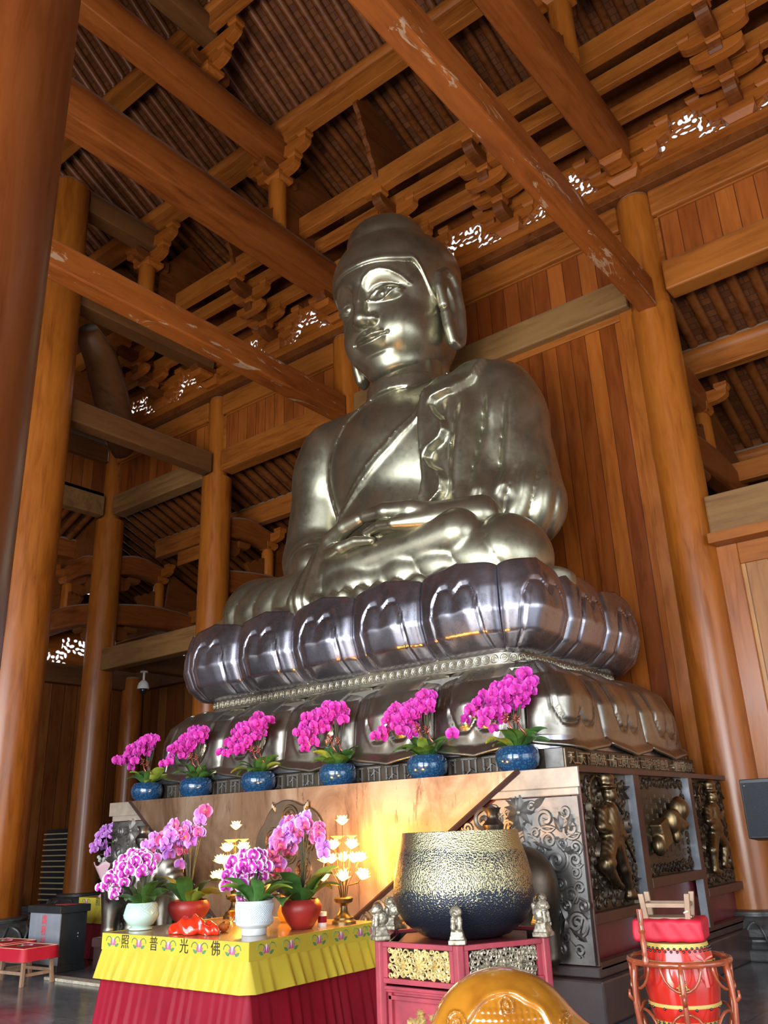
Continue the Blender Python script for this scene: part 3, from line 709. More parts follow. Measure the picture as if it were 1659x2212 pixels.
# head, modelled in its own frame (F forward, U up) tilted forward
HT=math.radians(14); HO=(-.03,.37,5.26)
def head_fn(X,Y,Z):
    x=X-HO[0]; y=Y-HO[1]; z=Z-HO[2]
    F=-y*math.cos(HT)-z*math.sin(HT); U=-y*math.sin(HT)+z*math.cos(HT); A=np.abs(x)
    E=lambda c,r:ell(x,F,U,c,r); Ea=lambda c,r:ell(A,F,U,c,r)
    C=lambda *a:cap(x,F,U,*a); Ca=lambda *a:cap(A,F,U,*a)
    face=E((0,.0,.20),(.85,1.0,1.22))
    face=smin(face,E((0,.12,-.36),(.78,.84,.72)),.20)
    face=smin(face,Ea((.34,.52,-.32),(.40,.42,.44)),.15)
    face=smin(face,E((0,.60,-.76),(.25,.23,.21)),.18)
    face=smin(face,E((0,.38,-.88),(.50,.42,.20)),.16)
    face=smin(face,E((0,.42,.65),(.66,.53,.5)),.2)
    face=smin(face,E((0,.20,-.50),(.66,.68,.53)),.12)
    face=smin(face,E((0,-.02,.52),(.93,1.09,1.04)),.10)
    # sockets below the brow arcs
    f=sstep(F,.2,.5)
    face=face+f*.080*np.exp(-(((A-.36)/.29)**2+((U-.29)/.19)**2)**1.5)
    # eyeballs
    face=smin(face,Ea((.355,.715,.20),(.27,.235,.175)),.03)
    # nose
    face=smin(face,C((0,.98,.48),(0,1.12,-.11),.085,.115),.045)
    face=smin(face,E((0,1.09,-.14),(.145,.14,.12)),.05)
    face=smin(face,Ea((.150,.98,-.165),(.10,.14,.095)),.035)
    # muzzle and lips
    face=smin(face,E((0,.67,-.47),(.34,.25,.26)),.12)
    m=f*sstep(U,-.85,-.73)*sstep(-U,-.1,.0)
    lipc=-.455+.20*A**2  # mouth line rises to the corners
    w=np.clip(1-(A/.31)**2,0,1)**.6
    up=lipc+.125*w*(1-.22*np.exp(-(A/.05)**2)); lo=lipc-.155*w
    ul=np.exp(-(((U-(lipc+up)/2))/(.055*w+.004))**2)*w; ll=np.exp(-(((U-(lipc+lo)/2))/(.070*w+.004))**2)*w
    face=face-m*(.080*ul+.10*ll)+m*.05*np.exp(-((U-lipc)/.015)**2)*sstep(-A,-.37,-.33)
    face=face+m*.004*np.exp(-(((A-.39)/.05)**2+((U+.38)/.06)**2))
    face=face+m*.010*np.exp(-((A/.035)**2))*sstep(U,-.33,-.31)*sstep(-U,.25,.27)  # philtrum
    face=face+f*.04*np.exp(-((U+.66)/.045)**2-(A/.22)**2)
    # brow arcs, lid lines, iris
    def arc(pts): return polyd(A,U,pts)
    brow=arc([(.05,.16),(.075,.36),(.15,.50),(.28,.59),(.42,.60),(.55,.54),(.66,.42),(.72,.30)])
    face=face-f*.018*np.exp(-(brow/.026)**2)
    lid=arc([(.14,.17),(.20,.24),(.28,.285),(.37,.295),(.46,.275),(.55,.235),(.63,.215)])
    face=face-f*.022*np.exp(-(lid/.016)**2)
    lid2=arc([(.13,.155),(.20,.125),(.29,.10),(.38,.10),(.47,.135),(.56,.20)])
    face=face-f*.020*np.exp(-(lid2/.016)**2)
    crease=arc([(.15,.30),(.24,.375),(.36,.40),(.48,.37),(.58,.31)]); face=face+f*.012*np.exp(-(crease/.018)**2)
    ir=np.hypot(A-.345,U-.205); face=face+f*.011*np.exp(-((ir-.062)/.010)**2)-f*.012*np.exp(-(ir/.022)**2)
    d=face
    # hair cap with crisp lower edge
    hair=smin(E((0,-.14,.40),(.955,1.25,1.20)),E((0,-.18,.78),(1.06,1.20,.84)),.12)
    ph=np.degrees(np.arctan2(A,F))
    hs=.74-.06*sstep(ph,15,50)-.70*sstep(ph,54,80)-.95*sstep(ph,90,102)
    hair=smax(hair,(hs-U)*.8,.04)
    band=np.sqrt(((hs+.05-U)*.9)**2+np.minimum(0,0*U)); hair=hair-.018*np.exp(-((band)/.05)**2)
    d=np.minimum(d,hair)
    # lower skull and nape
    d=smin(d,E((0,-.42,-.1),(.78,.62,.9)),.15)
    d=smin(d,C((0,-.28,-.6),(0,-.30,-1.45),.50,.52),.08)
    # two step cranial bump
    d=smin(d,smax(E((0,-.08,1.44),(.68,.72,.52)),-U+1.30,.05),.05)
    return d
sdf_mesh('head',head_fn,(-1.1,-1.0,3.85),(1.15,1.85,7.5),.0175,M['bronze'],buddha,2)
def ear_fn(X,Y,Z,sg):
    x=(X-HO[0]); y=Y-HO[1]; z=Z-HO[2]
    F=-y*math.cos(HT)-z*math.sin(HT); U=-y*math.sin(HT)+z*math.cos(HT); A=np.abs(x)
    # outline in (F,U); plate standing slightly out from the skull
    rim=polyd(F,U,[(.14,-.05),(.16,.25),(.10,.46),(-.06,.56),(-.22,.50),(-.30,.30),(-.30,-.1),(-.20,-.46),(-.10,-.68),(.00,-.74),(.09,-.68),(.12,-.46),(.12,-.2)])
    ins=polyin(F,U,[(.14,-.05),(.16,.25),(.10,.46),(-.06,.56),(-.22,.50),(-.30,.30),(-.30,-.1),(-.20,-.46),(-.10,-.68),(.00,-.74),(.09,-.68),(.12,-.46),(.12,-.2)])
    c=.93+.05*sstep(-F,-.1,.25)
    t=np.where(ins,.035,-.0)
    plate=np.maximum(np.abs(A-c)-.055,np.where(ins,-rim,rim))
    tor=np.sqrt(rim**2+(A-c-.035)**2)-.085
    d=smin(plate,tor,.05)
    lobe=cap(A,F,U,(.93,.0,-.42),(.90,.0,-.60),.06,.105); d=smin(d,lobe,.08)
    inner=polyd(F,U,[(-.02,.30),(-.10,.12),(-.08,-.2),(-.02,-.45)])
    d=smin(d,np.sqrt(inner**2+(A-c-.02)**2)-.05,.05)
    cav=ell(A,F,U,(1.07,-.04,.05),(.13,.085,.30)); d=smax(d,-cav,.03)
    return d
sdf_mesh('ear',lambda X,Y,Z:ear_fn(X,Y,Z,1),(.55,-1.0,3.85),(1.32,1.6,6.2),.018,M['bronze'],buddha,1)
sdf_mesh('ear',lambda X,Y,Z:ear_fn(X,Y,Z,-1),(-1.45,-1.0,3.85),(-.7,1.6,6.2),.018,M['bronze'],buddha,1)
# ================================================================ lotus throne
TX,TY=-7.32,9.78
def rr_path(hx,hy,r):
    """arclength walk on a rounded rectangle, s=0 at front centre, + to the right; returns point, normal"""
    a=hx-r; q=r*PI/2; b=2*(hy-r)
    def f(s):
        sg=1 if s>=0 else -1; s=abs(s)
        if s<=a: p,n=(s,-hy),(0,-1)
        elif s<=a+q: t=(s-a)/r; p,n=(a+r*math.sin(t),-(hy-r)-r*math.cos(t)),(math.sin(t),-math.cos(t))
        elif s<=a+q+b: p,n=(hx,-(hy-r)+(s-a-q)),(1,0)
        elif s<=a+2*q+b: t=(s-a-q-b)/r; p,n=(a+r*math.cos(t),(hy-r)+r*math.sin(t)),(math.cos(t),math.sin(t))
        else: p,n=(max(0,a-(s-a-2*q-b)),hy),(0,1)
        return Vector((TX+sg*p[0],TY+p[1],0)),Vector((sg*n[0],n[1],0))
    return f
def interp(pts,t):
    for (a,va),(b,vb) in zip(pts[:-1],pts[1:]):
        if t<=b: 
            k=(t-a)/(b-a); k=k*k*(3-2*k)*.35+k*.65; return va+(vb-va)*k
    return pts[-1][1]
HEART=[(-.52,-.05),(-.56,.30),(-.50,.56),(-.36,.70),(-.16,.70),(0,.60),(.16,.70),(.36,.70),(.50,.56),(.56,.30),(.52,-.05)]
def petal(path,s0,s1,offs,zs,flip,parent,m,name='petal'):
    nu,nv=44,36
    U=np.linspace(-1,1,nu+1)[None,:].repeat(nv+1,0); V=np.linspace(0,1,nv+1)[:,None].repeat(nu+1,1)
    hd=sdpoly(U*.95,V*.98,HEART); dl=polyd(U*.95,V*.98,HEART)
    bul=.030*sstep(-hd,0,.25)+.03*(1-sstep(hd,.0,.16))-.060*np.exp(-((hd-.02)/.022)**2)
    edge=.105*np.clip(1-np.abs(U)**5.5,0,1)**.6*(.45+.55*np.sin(PI*np.clip(V*.9+.1,0,1)))+.03-.035*np.exp(-(U/.035)**2)*0
    tipc=.11*(1-np.abs(U))**1.8
    vs=[];c=(s0+s1)/2;h=(s1-s0)/2
    for j in range(nv+1):
        v=V[j,0]; o=interp(offs,v); z=interp(zs,v)
        for i in range(nu+1):
            u=U[j,i]; p,n=path(c+u*h*.995)
            off=o+bul[j,i]+edge[j,i]-.10
            zz=z+(flip)*( -.05*abs(u)**6+tipc[j,i]*.6)*max(0,(v-.6)/.4)**1.5
            off+=0
            q=p+n*off; vs.append((q.x,q.y,zz))
    fs=[(j*(nu+1)+i,j*(nu+1)+i+1,(j+1)*(nu+1)+i+1,(j+1)*(nu+1)+i) for j in range(nv) for i in range(nu)]
    if flip<0: fs=[f[::-1] for f in fs]
    b=MB(); b.add(vs,fs); return b.build(name,m,parent,smooth=True,solid=.03)
throne=thing('lotus_throne','huge polished bronze lotus throne with two tiers of broad petals under the seated buddha','throne',(0,0,0))
pu=rr_path(2.95,1.76,.50)
seam=[-2.65+1.06*i for i in range(6)]
side=[2.65,3.83,4.88,5.95,7.2]
rng=[(seam[i],seam[i+1]) for i in range(5)]+[(side[i],side[i+1]) for i in range(4)]+[(-side[i+1],-side[i]) for i in range(4)]
ou=[(0,-.40),(.10,-.24),(.25,-.06),(.45,.03),(.7,.03),(.88,.0),(1,-.02)]
zu=[(0,3.44),(.10,3.47),(.25,3.62),(.45,3.86),(.7,4.14),(.88,4.33),(1,4.42)]
for a,b_ in rng: petal(pu,a,b_,ou,zu,1,throne,M['lotusbr'])
M['lotuslow']=bronze('olive_polished_bronze',(.36,.335,.28),(.26,.235,.20),.27,bumpd=.003,metal=.95)
pl=rr_path(3.28,1.88,.45); k=2.92/2.65
ol=[(0,-.70),(.12,-.42),(.3,-.16),(.5,-.04),(.75,.0),(.9,.03),(1,.12)]
zl=[(0,3.30),(.12,3.26),(.3,3.08),(.5,2.83),(.75,2.55),(.9,2.42),(1,2.34)]
for a,b_ in rng: petal(pl,a*k,b_*k,ol,zl,-1,throne,M['lotuslow'],'lower_petal')
def ring(path,s_list,off,z0,z1): 
    P=[path(s)[0]+path(s)[1]*off for s in s_list]; return P
def rrbox(hx,hy,r,z0,z1,name,m,parent,smooth=35):
    f=rr_path(hx,hy,r); a=hx-r;q=r*PI/2;b=2*(hy-r); ss=[0,a]+[a+q*i/8 for i in range(1,9)]+[a+q+b]+[a+q+b+q*i/8 for i in range(1,9)]
    R=[tuple(f(s)[0].xy) for s in ss]; L=[tuple(f(-s)[0].xy) for s in ss[1:]][::-1]
    bb=MB(); bb.prism(R+L,z0,z1,'z'); return bb.build(name,m,parent,smooth=smooth)
rrbox(2.62,1.43,.3,3.28,3.46,'waist_band',M['lotuslow'],throne)
rrbox(2.55,1.36,.3,3.4,4.30,'core',M['lotusbr'],throne)
rrbox(2.86,1.67,.45,4.20,4.34,'seat_slab',M['bronze'],throne)
rrbox(3.0,1.63,.4,2.42,3.20,'core',M['lotuslow'],throne)
rrbox(3.30,1.90,.35,2.30,2.43,'foot_slab',M['lotusbr'],throne)
wp=rr_path(2.62,1.43,.3); b=MB()
for i in range(-46,47):
    s=i*.112; p,n=wp(s); t=Vector((-n.y,n.x,0))
    for r_,tr in ((.047,.008),(.022,.006)):
        b.tube([p+n*.004+t*r_*math.cos(a)+Vector((0,0,3.37+r_*math.sin(a))) for a in [2*PI*q/12 for q in range(13)]],tr,5,cap=False)
    b.tube([p+n*.004+Vector((0,0,3.33)),p+n*.004+Vector((0,0,3.41))],.004,4); b.tube([p+n*.004+t*.04+Vector((0,0,3.37)),p+n*.004-t*.04+Vector((0,0,3.37))],.004,4)
for z in (3.295,3.445):
    b.tube([wp(i*.1)[0]+wp(i*.1)[1]*.004+Vector((0,0,z)) for i in range(-56,57)],.014,6,cap=False)
M['bandbr']=bronze('worn_bright_bronze',(.62,.57,.44),(.30,.27,.2),.35)
b.build('medallion_relief',M['bandbr'],throne,smooth=40)
# inscription slab
plinth=thing('inscription_slab','low dark slab with raised inscriptions between altar top and lotus throne','slab',(0,0,0))
MB().box(-10.62,-3.98,7.9,11.5,2.07,2.30).build('slab',M['darkbr'],plinth,bevel=.015)
FONT=None
def text(name,body,size,loc,rot,m,parent=None,ex=.006,spacing=1.0,align='CENTER'):
    c=bpy.data.curves.new(name,'FONT'); c.body=body; c.size=size; c.extrude=ex; c.align_x=align; c.align_y='CENTER'; c.space_character=spacing
    o=bpy.data.objects.new(name,c); COL.objects.link(o); o.location=loc; o.rotation_euler=rot
    bpy.context.view_layer.update()
    dg=bpy.context.evaluated_depsgraph_get(); me=bpy.data.meshes.new_from_object(o.evaluated_get(dg)); me.name=name
    mo=bpy.data.objects.new(name,me); COL.objects.link(mo); mo.matrix_world=o.matrix_world.copy()
    me.materials.clear(); me.materials.append(m)
    bpy.data.objects.remove(o); 
    if parent:
        mw=mo.matrix_world.copy(); mo.parent=parent; mo.matrix_parent_inverse=parent.matrix_world.inverted(); mo.matrix_world=mw
    return mo
text('inscription','天上天下無如佛  十方世界亦無比  世間所有我盡見  一切無有如佛者',.135,(-3.975,9.7,2.19),(PI/2,0,PI/2),M['bandbr'],plinth,.010,.78)
# raised seed-syllable strokes on the front of the slab
b=MB(); rnd=random.Random(8)
for gx in np.arange(-10.3,-4.4,.26):
    if abs((gx+10.3)%1.3)<.2: 
        b.box(gx-.01,gx+.012,7.885,7.9,2.10,2.28); continue
    x0=gx; b.box(x0-.10,x0+.10,7.882,7.9,2.255,2.272)
    for q in range(3):
        xx=x0-.08+.08*q; b.box(xx-.010,xx+.010,7.882,7.9,2.11+rnd.uniform(0,.03),2.26)
    zz=rnd.uniform(2.14,2.22); b.tube([(x0-.08,7.888,zz),(x0-.04,7.886,zz-.03),(x0+.02,7.886,zz+.02),(x0+.07,7.888,zz-.01)],.010,5)
b.box(-4.2,-4.0,7.885,7.9,2.11,2.29)
b.build('front_inscription',M['relief'],plinth)
# ================================================================ altar
AX0,AX1,AY0,AY1=-10.87,-3.66,7.47,12.0
altar=thing('altar','massive dark altar table with carved panels, carrying the lotus throne','altar',(0,0,0))
MB().box(AX0+.12,AX1-.13,AY0+.06,AY1-.14,.40,2.0).build('body',M['maroon'],altar)
b=MB(); b.box(AX0-.02,AX1+.06,AY0-.08,AY1-.12,0,.34); b.build('base',M['plinth'],altar,bevel=.02)
MB().box(AX0+.04,AX1+.0,AY0-.0,AY1-.12,.34,.43).build('base_step',M['plinth'],altar,bevel=.012)
M['marble']=simple('pale_veined_stone_cap',(.40,.34,.27),.3,.2,.3,3)
b=MB(); b.box(AX0,AX1-.1,AY0+.03,AY1-.13,1.90,2.075); b.box(AX0,AX1+.0,AY0,AY0+.03,1.90,2.08); b.build('table_top',M['marble'],altar,bevel=.006)
MB().box(AX0+.10,AX1-.01+.0,AY0-.012,AY0+.04,1.83,1.90).build('cornice',M['marble'],altar,bevel=.01)
# copper sheet across the front
b=MB(); b.prism([(-10.36,2.083),(-4.30,2.083),(-6.78,.50),(-7.8,.44),(-8.3,.50)],AY0-.014,AY0-.004,'y'); b.build('copper_sheet',M['copper'],altar)
b=MB(); 
for p,q in (((-4.27,2.08),(-6.80,.46)),((-10.39,2.08),(-8.28,.46))):
    MB().tube([(p[0],AY0-.012,p[1]),(q[0],AY0-.012,q[1])],.028,4).build('sheet_edging',M['plinth'],altar)
# grey relief plates on the front left and right
def plane_front(u,v,h=0): return (u,AY0-.002-h,v)
def plane_side(u,v,h=0): return (AX1+.0+h,u,v)
def spiral(b,P,cu,cv,r,turns,ang,sgn,w,n=22,tail=None,h=0):
    pts=[]; rs=[]
    for i in range(n):
        t=i/(n-1); a=ang+sgn*turns*2*PI*t; rad=r*(1-t)**1.0*.94+.006
        pts.append(P(cu+rad*math.cos(a),cv+rad*math.sin(a),h)); rs.append(w*(.65+.6*t if t<.95 else 1.4))
    if tail:
        a0=pts[0]; T=[]
        for i in range(7): 
            t=i/7; T.append(P(lerp(tail[0],cu+r*.94*math.cos(ang),t)+.18*r*math.sin(PI*t)*sgn,lerp(tail[1],cv+r*.94*math.sin(ang),t)+.25*r*math.sin(PI*t),h))
        pts=T+pts; rs=[w*.5+w*.3*i/7 for i in range(7)]+rs
    b.tube(pts,rs,6)
def scrollwork(b,P,u0,u1,v0,v1,n,rmin,rmax,w,seed,inside=None,avoid=None):
    rnd=random.Random(seed); c=[]; tries=0
    while len(c)<n and tries<n*60:
        tries+=1; r=rnd.uniform(rmin,rmax); u=rnd.uniform(u0+r,u1-r); v=rnd.uniform(v0+r,v1-r)
        if inside and not inside(u,v): continue
        if avoid and avoid(u,v): continue
        if any(math.hypot(u-a,v-b2)<(r+r2)*.86 for a,b2,r2 in c): continue
        c.append((u,v,r))
    for i,(u,v,r) in enumerate(c):
        o=min((d for d in c if d!=(u,v,r)),key=lambda d:math.hypot(d[0]-u,d[1]-v),default=(u+r,v,r))
        spiral(b,P,u,v,r,rnd.uniform(1.1,1.7),rnd.uniform(0,2*PI),rnd.choice((-1,1)),w*(.8+.5*r/rmax),tail=(o[0],o[1]))
def leafrel(b,P,u,v,L,ang,w,h=.01):
    vs=[];n=7
    for i in range(n+1):
        t=i/n; wd=w*math.sin(PI*t**.8)+.002; cu=u+L*t*math.cos(ang); cv=v+L*t*math.sin(ang)
        for s,hh in ((-1,0),(0,h*2.2),(1,0)): vs.append(P(cu-math.sin(ang)*wd*s,cv+math.cos(ang)*wd*s,hh))
    fs=[(3*i+k,3*i+k+1,3*i+k+4,3*i+k+3) for i in range(n) for k in (0,1)]
    b.add(vs,fs)
def flowerrel(b,P,u,v,r,n=8,h=.02,a0=0):
    for i in range(n): leafrel(b,P,u,v,r,a0+2*PI*i/n,r*.26,h)
    b.sphere(P(u,v,h),(r*.2,)*3,8,6)
inR=lambda u,v:(u>-4.27-(2.08-v)*(2.53/1.62)+.10)
inL=lambda u,v:(u<-10.39+(2.08-v)*(2.11/1.62)-.10)
for nm_,x0,x1,f,sd in (('right_relief_plate',-6.8,AX1-.03,inR,5),('left_relief_plate',AX0+.11,-8.3,inL,9)):
    pts=[(-4.55,1.82),(AX1-.03,1.82),(AX1-.03,.44),(-6.85,.44)] if nm_[0]=='r' else [(AX0+.11,1.82),(-10.1,1.82),(-8.25,.44),(AX0+.11,.44)]
    r=MB().prism(pts,AY0-.003,AY0+.03,'y').build(nm_,M['relief'],altar)
    b=MB(); scrollwork(b,plane_front,x0,x1,.47,1.80,150,.045,.15,.021,sd,f)
    for k in range(70):
        rnd=random.Random(sd*100+k); u=rnd.uniform(x0,x1); v=rnd.uniform(.55,1.75)
        if f(u,v): leafrel(b,plane_front,u,v,rnd.uniform(.10,.2),rnd.uniform(0,6.28),.035,.012)
    flowerrel(b,plane_front,(-4.3 if sd==5 else -10.3),1.70,.16,9,.018)
    b.build('scroll_relief',M['relief'],r,smooth=40)
# right side frame, three carved panels above, plain maroon ones below
fr=MB()
ys=[7.40,7.52,8.73,8.88,10.31,10.43,11.69,11.9]
for a,b_ in ((7.501,7.52),(8.73,8.88),(10.31,10.43),(11.69,11.88)): fr.box(AX1-.09,AX1-.004,a,b_,.43,2.04)
for a,b_,z0,z1 in ((7.501,11.88,2.03,2.085),(7.52,8.73,.75,.84),(8.88,10.31,.95,1.045),(10.43,11.69,.75,.84),(7.52,11.69,.40,.46)): fr.box(AX1-.09,AX1-.0,a,b_,z0,z1)
fr.build('side_frame',M['frame'],altar,bevel=.004)
for a in (8.73,10.31,11.69): MB().box(AX1-.088,AX1-.004,a-.012,a+.001,.46,2.03).build('bright_edge',M['slate'],altar)
def relief_part(name,fn,u0,u1,v0,v1,parent,m,h=.016,depth=.22):
    # fn works in (u right, v up, w out)
    g=lambda X,Y,Z: fn(Y,Z,X)
    o=sdf_mesh(name,g,(-.03,u0,v0),(depth,u1,v1),h,m,parent,1); o.location=(AX1-.10,0,0); return o
def warrior(cu,cv,s,var):
    def fn(U,V,W):
        u=(U-cu)/(s*1.3); v=(V-cv)/s; w=W/s
        C=lambda a,b,ra,rb,k=None:cap(u,v,w,a,b,ra,rb)
        d=cap(u,v,w,(0,.02,.08),(.02,.30,.10),.13,.12)                       # torso
        d=smin(d,ell(u,v,w,(.05,.50,.13),(.085,.11,.09)),.02)                 # head turned right
        d=smin(d,ell(u,v,w,(.14,.48,.15),(.03,.03,.03)),.02)
        d=smin(d,ell(u,v,w,(.03,.60,.13),(.13,.03,.10)),.01)                  # hat brim
        d=smin(d,cap(u,v,w,(.02,.64,.12),(.02,.70,.12),.085,.10),.01)
        d=smin(d,cap(u,v,w,(-.13,.30,.10),(-.20,.12,.12),.075,.065),.03)
        if var==0:
            d=smin(d,cap(u,v,w,(-.20,.12,.12),(.14,.02,.17),.062,.045),.03)
            d=smin(d,cap(u,v,w,(.13,.30,.10),(.16,.04,.16),.07,.05),.03)
            d=smin(d,ell(u,v,w,(.17,.0,.18),(.055,.05,.05)),.01)
            d=smin(d,cap(u,v,w,(.18,-.02,.19),(.45,-.33,.14),.020,.014),.006)   # blade
            d=smin(d,cap(u,v,w,(-.07,-.10,.10),(-.22,-.34,.13),.11,.08),.04)
            d=smin(d,cap(u,v,w,(-.22,-.34,.14),(-.05,-.52,.12),.08,.06),.03)
            d=smin(d,ell(u,v,w,(-.20,-.30,.17),(.10,.09,.07)),.01)
            d=smin(d,cap(u,v,w,(.09,-.10,.10),(.20,-.40,.11),.11,.075),.04)
            d=smin(d,cap(u,v,w,(.20,-.40,.11),(.30,-.68,.10),.075,.05),.03)
            d=smin(d,cap(u,v,w,(.28,-.72,.10),(.42,-.74,.12),.055,.04),.02)
            d=smin(d,cap(u,v,w,(-.02,-.54,.12),(.08,-.60,.12),.05,.04),.02)
        else:
            d=smin(d,cap(u,v,w,(-.20,.12,.12),(.02,.05,.18),.062,.045),.03)
            d=smin(d,cap(u,v,w,(.13,.30,.10),(.22,.14,.14),.07,.05),.03)
            d=smin(d,cap(u,v,w,(.22,.14,.14),(.27,.26,.17),.05,.04),.02)
            d=smin(d,ell(u,v,w,(.0,.0,.14),(.2,.09,.08)),.03)
            d=smin(d,cap(u,v,w,(-.08,-.12,.10),(-.24,-.34,.13),.10,.075),.04)
            d=smin(d,cap(u,v,w,(-.24,-.34,.13),(-.22,-.62,.11),.07,.05),.03)
            d=smin(d,cap(u,v,w,(.08,-.12,.10),(.24,-.28,.13),.10,.075),.04)
            d=smin(d,cap(u,v,w,(.24,-.28,.13),(.16,-.56,.11),.07,.05),.03)
            d=smin(d,cap(u,v,w,(-.23,-.66,.10),(-.12,-.68,.12),.05,.035),.02)
            d=smin(d,cap(u,v,w,(.15,-.60,.10),(.27,-.63,.12),.05,.035),.02)
        sk=np.maximum(np.abs(v+.13)-.06,0); d=d-.008*np.abs(np.sin(u*60+v*20))*(w>.03)
        fl=np.abs(np.hypot(u,(v-.52))-.24)-.012; fl=np.sqrt(np.maximum(fl,0)**2+(w-.03)**2)-.02; d=np.minimum(d,fl)
        return np.maximum(d,-w+.0)*s
    return fn
for i,(u0,u1,v0,v1,lab) in enumerate(((7.52,8.73,.84,2.03,'a'),(8.88,10.31,1.045,2.03,'b'),(10.43,11.69,.84,2.03,'c'))):
    p=MB().box(AX1-.11,AX1-.085,u0,u1,v0,v1).build('carved_panel',M['darkbr'],altar)
    b=MB(); P=lambda u,v,h=0:(AX1-.085+h,u,v); cu=(u0+u1)/2; cv=(v0+v1)/2
    if i!=1:
        scrollwork(b,P,u0+.01,u1-.01,v0+.01,v1-.01,120,.035,.075,.016,21+i)
        for kk in range(40):
            rnd=random.Random(kk+i*77); leafrel(b,P,rnd.uniform(u0+.1,u1-.1),rnd.uniform(v0+.05,v1-.1),.13,rnd.uniform(0,6.28),.03,.02)
    else:
        mg=.13
        for (a,b2,c,d2) in ((u0,u1,v1-mg,v1),(u0,u1,v0,v0+mg),(u0,u0+mg,v0,v1),(u1-mg,u1,v0,v1)): scrollwork(b,P,a,b2,c,d2,26,.035,.062,.014,int(a*10))
        # woven fretwork ground
        for r_ in range(13):
            for c_ in range(9):
                x=u0+.17+c_*.128; z=v0+.16+r_*.054
                if x>u1-.2 or z>v1-.18: continue
                b.box(AX1-.085,AX1-.073,x,x+.10 if (c_+r_)%2 else x+.014,z,z+.014 if (c_+r_)%2 else z+.05)
    b.build('scroll_relief',M['darkbr'],p,smooth=40)
    M.setdefault('fig',bronze('rubbed_golden_bronze',(.26,.185,.095),(.10,.08,.06),.34))
    if i==0: relief_part('guardian_relief',warrior(8.06,1.46,.74,0),7.55,8.70,.86,2.02,p,M['fig'],.014)
    if i==2: relief_part('guardian_relief',warrior(11.02,1.47,.70,1),10.46,11.66,.86,2.02,p,M['fig'],.014)
    if i==1:
        def beast(U,V,W):
            u=U-9.55; v=V-1.55; w=W
            d=ell(u,v,w,(.05,.02,.10),(.17,.12,.10)); d=smin(d,ell(u,v,w,(.27,.14,.12),(.13,.14,.10)),.03)
            d=smin(d,ell(u,v,w,(.16,-.02,.15),(.07,.08,.06)),.02); d=smin(d,ell(u,v,w,(.07,-.12,.12),(.05,.09,.05)),.02)
            d=smin(d,ell(u,v,w,(-.06,.03,.14),(.05,.11,.07)),.02); d=smin(d,ell(u,v,w,(.30,-.02,.12),(.08,.05,.07)),.02)
            q=np.maximum(np.maximum(np.abs((u+.24)*.9+(v+.09)*.3)-.11,np.abs((v+.10)*.95-(u+.24)*.3)-.13),np.abs(w-.08)-.07); d=smin(d,q,.03)
            d=smin(d,ell(u,v,w,(-.34,-.22,.08),(.09,.10,.07)),.03)
            return d-.007*np.sin(42*np.hypot(u-.27,v-.14))*(u>.18)
        relief_part('offering_relief',beast,9.0,10.1,1.15,1.85,p,M['fig'],.013)
# central boss on the copper sheet: a lobed plaque with five round mirrors
MD=M['medal']=bronze('tarnished_copper_relief',(.42,.30,.20),(.22,.16,.11),.38)
P=lambda u,v,h=0:(u,AY0-.015-h,v)
pq=[(math.cos(a)*.52*(1+.10*abs(math.sin(2.5*a-.0))),math.sin(a)*.50*(1+.10*abs(math.sin(2.5*a)))) for a in [2*PI*i/48+PI/2 for i in range(48)]]
bz=MB().prism([(-7.29+x,1.42+z) for x,z in pq],AY0-.05,AY0-.012,'y').build('relief_plaque',MD,altar,bevel=.012)
b=MB()
for u,v,r in ((-7.29,1.74,.15),(-7.56,1.52,.13),(-7.02,1.52,.13),(-7.29,1.40,.12),(-7.50,1.20,.13),(-7.08,1.20,.13)):
    for rr_,w in ((r,.016),(r*.72,.010)):
        b.tube([P(u+rr_*math.cos(a)*.9,v+rr_*math.sin(a),.035) for a in [2*PI*i/24 for i in range(25)]],w,6,cap=False)
    flowerrel(b,lambda a,c,h=0:P(a,c,h+.035),u,v,r*.6,8,.02)
for s in (-1,1):
    for q in range(3): b.sphere(P(-7.29+s*(.235+.022*q),1.86+.02*q,.03),(.013,.02,.045),8,6)
b.build('mirror_relief',MD,bz,smooth=40)
# ================================================================ things in front of the altar
def emis(name,c,s,base=None):
    n=NT(name); return n.set(Base_Color=base or c,Emission_Color=(*c,1),Emission_Strength=s,Roughness=.4)
def petalmat(name,c,c2,edge=None,k=1):
    """petal cloth colour; lighter towards the petal rim where the real petals have a pale edge"""
    n=NT(name); v=n.n('ShaderNodeUVMap'); 
    tc=n.n('ShaderNodeTexCoord'); ln=n.n('ShaderNodeVectorMath',operation='LENGTH'); n.l(tc.outputs['Object'],ln.inputs[0])
    col=n.ramp(ln.outputs['Value'],[(.008,c2),(.022,c),(.044,c),(.054,edge or c)])
    oi=n.n('ShaderNodeObjectInfo'); col=n.mix(.35,col,n.ramp(oi.outputs['Random'],[(0,(.55,.5,.6)),(1,(1.2,1.2,1.2))]),'MULTIPLY')
    n.set(Base_Color=col,Roughness=.55,Subsurface_Weight=.0,Sheen_Weight=.2); return n.m
M['mag']=petalmat('magenta_orchid_petal',(.52,.006,.34),(.28,.0,.12),(.66,.06,.50))
M['magw']=petalmat('white_edged_crimson_orchid_petal',(.50,.008,.36),(.95,.85,.92),(.92,.80,.95))
M['lil']=petalmat('lilac_orchid_petal',(.56,.17,.72),(.75,.1,.35),(.80,.48,.88))
M['rose']=petalmat('dusky_rose_orchid_petal',(.60,.06,.26),(.80,.25,.05),(.80,.28,.50))
M['leaf']=simple('waxy_green_leaf',(.060,.155,.035),.28,0,.45,6)
M['leafy']=simple('yellowish_green_leaf',(.20,.28,.04),.35,0,.4,6)
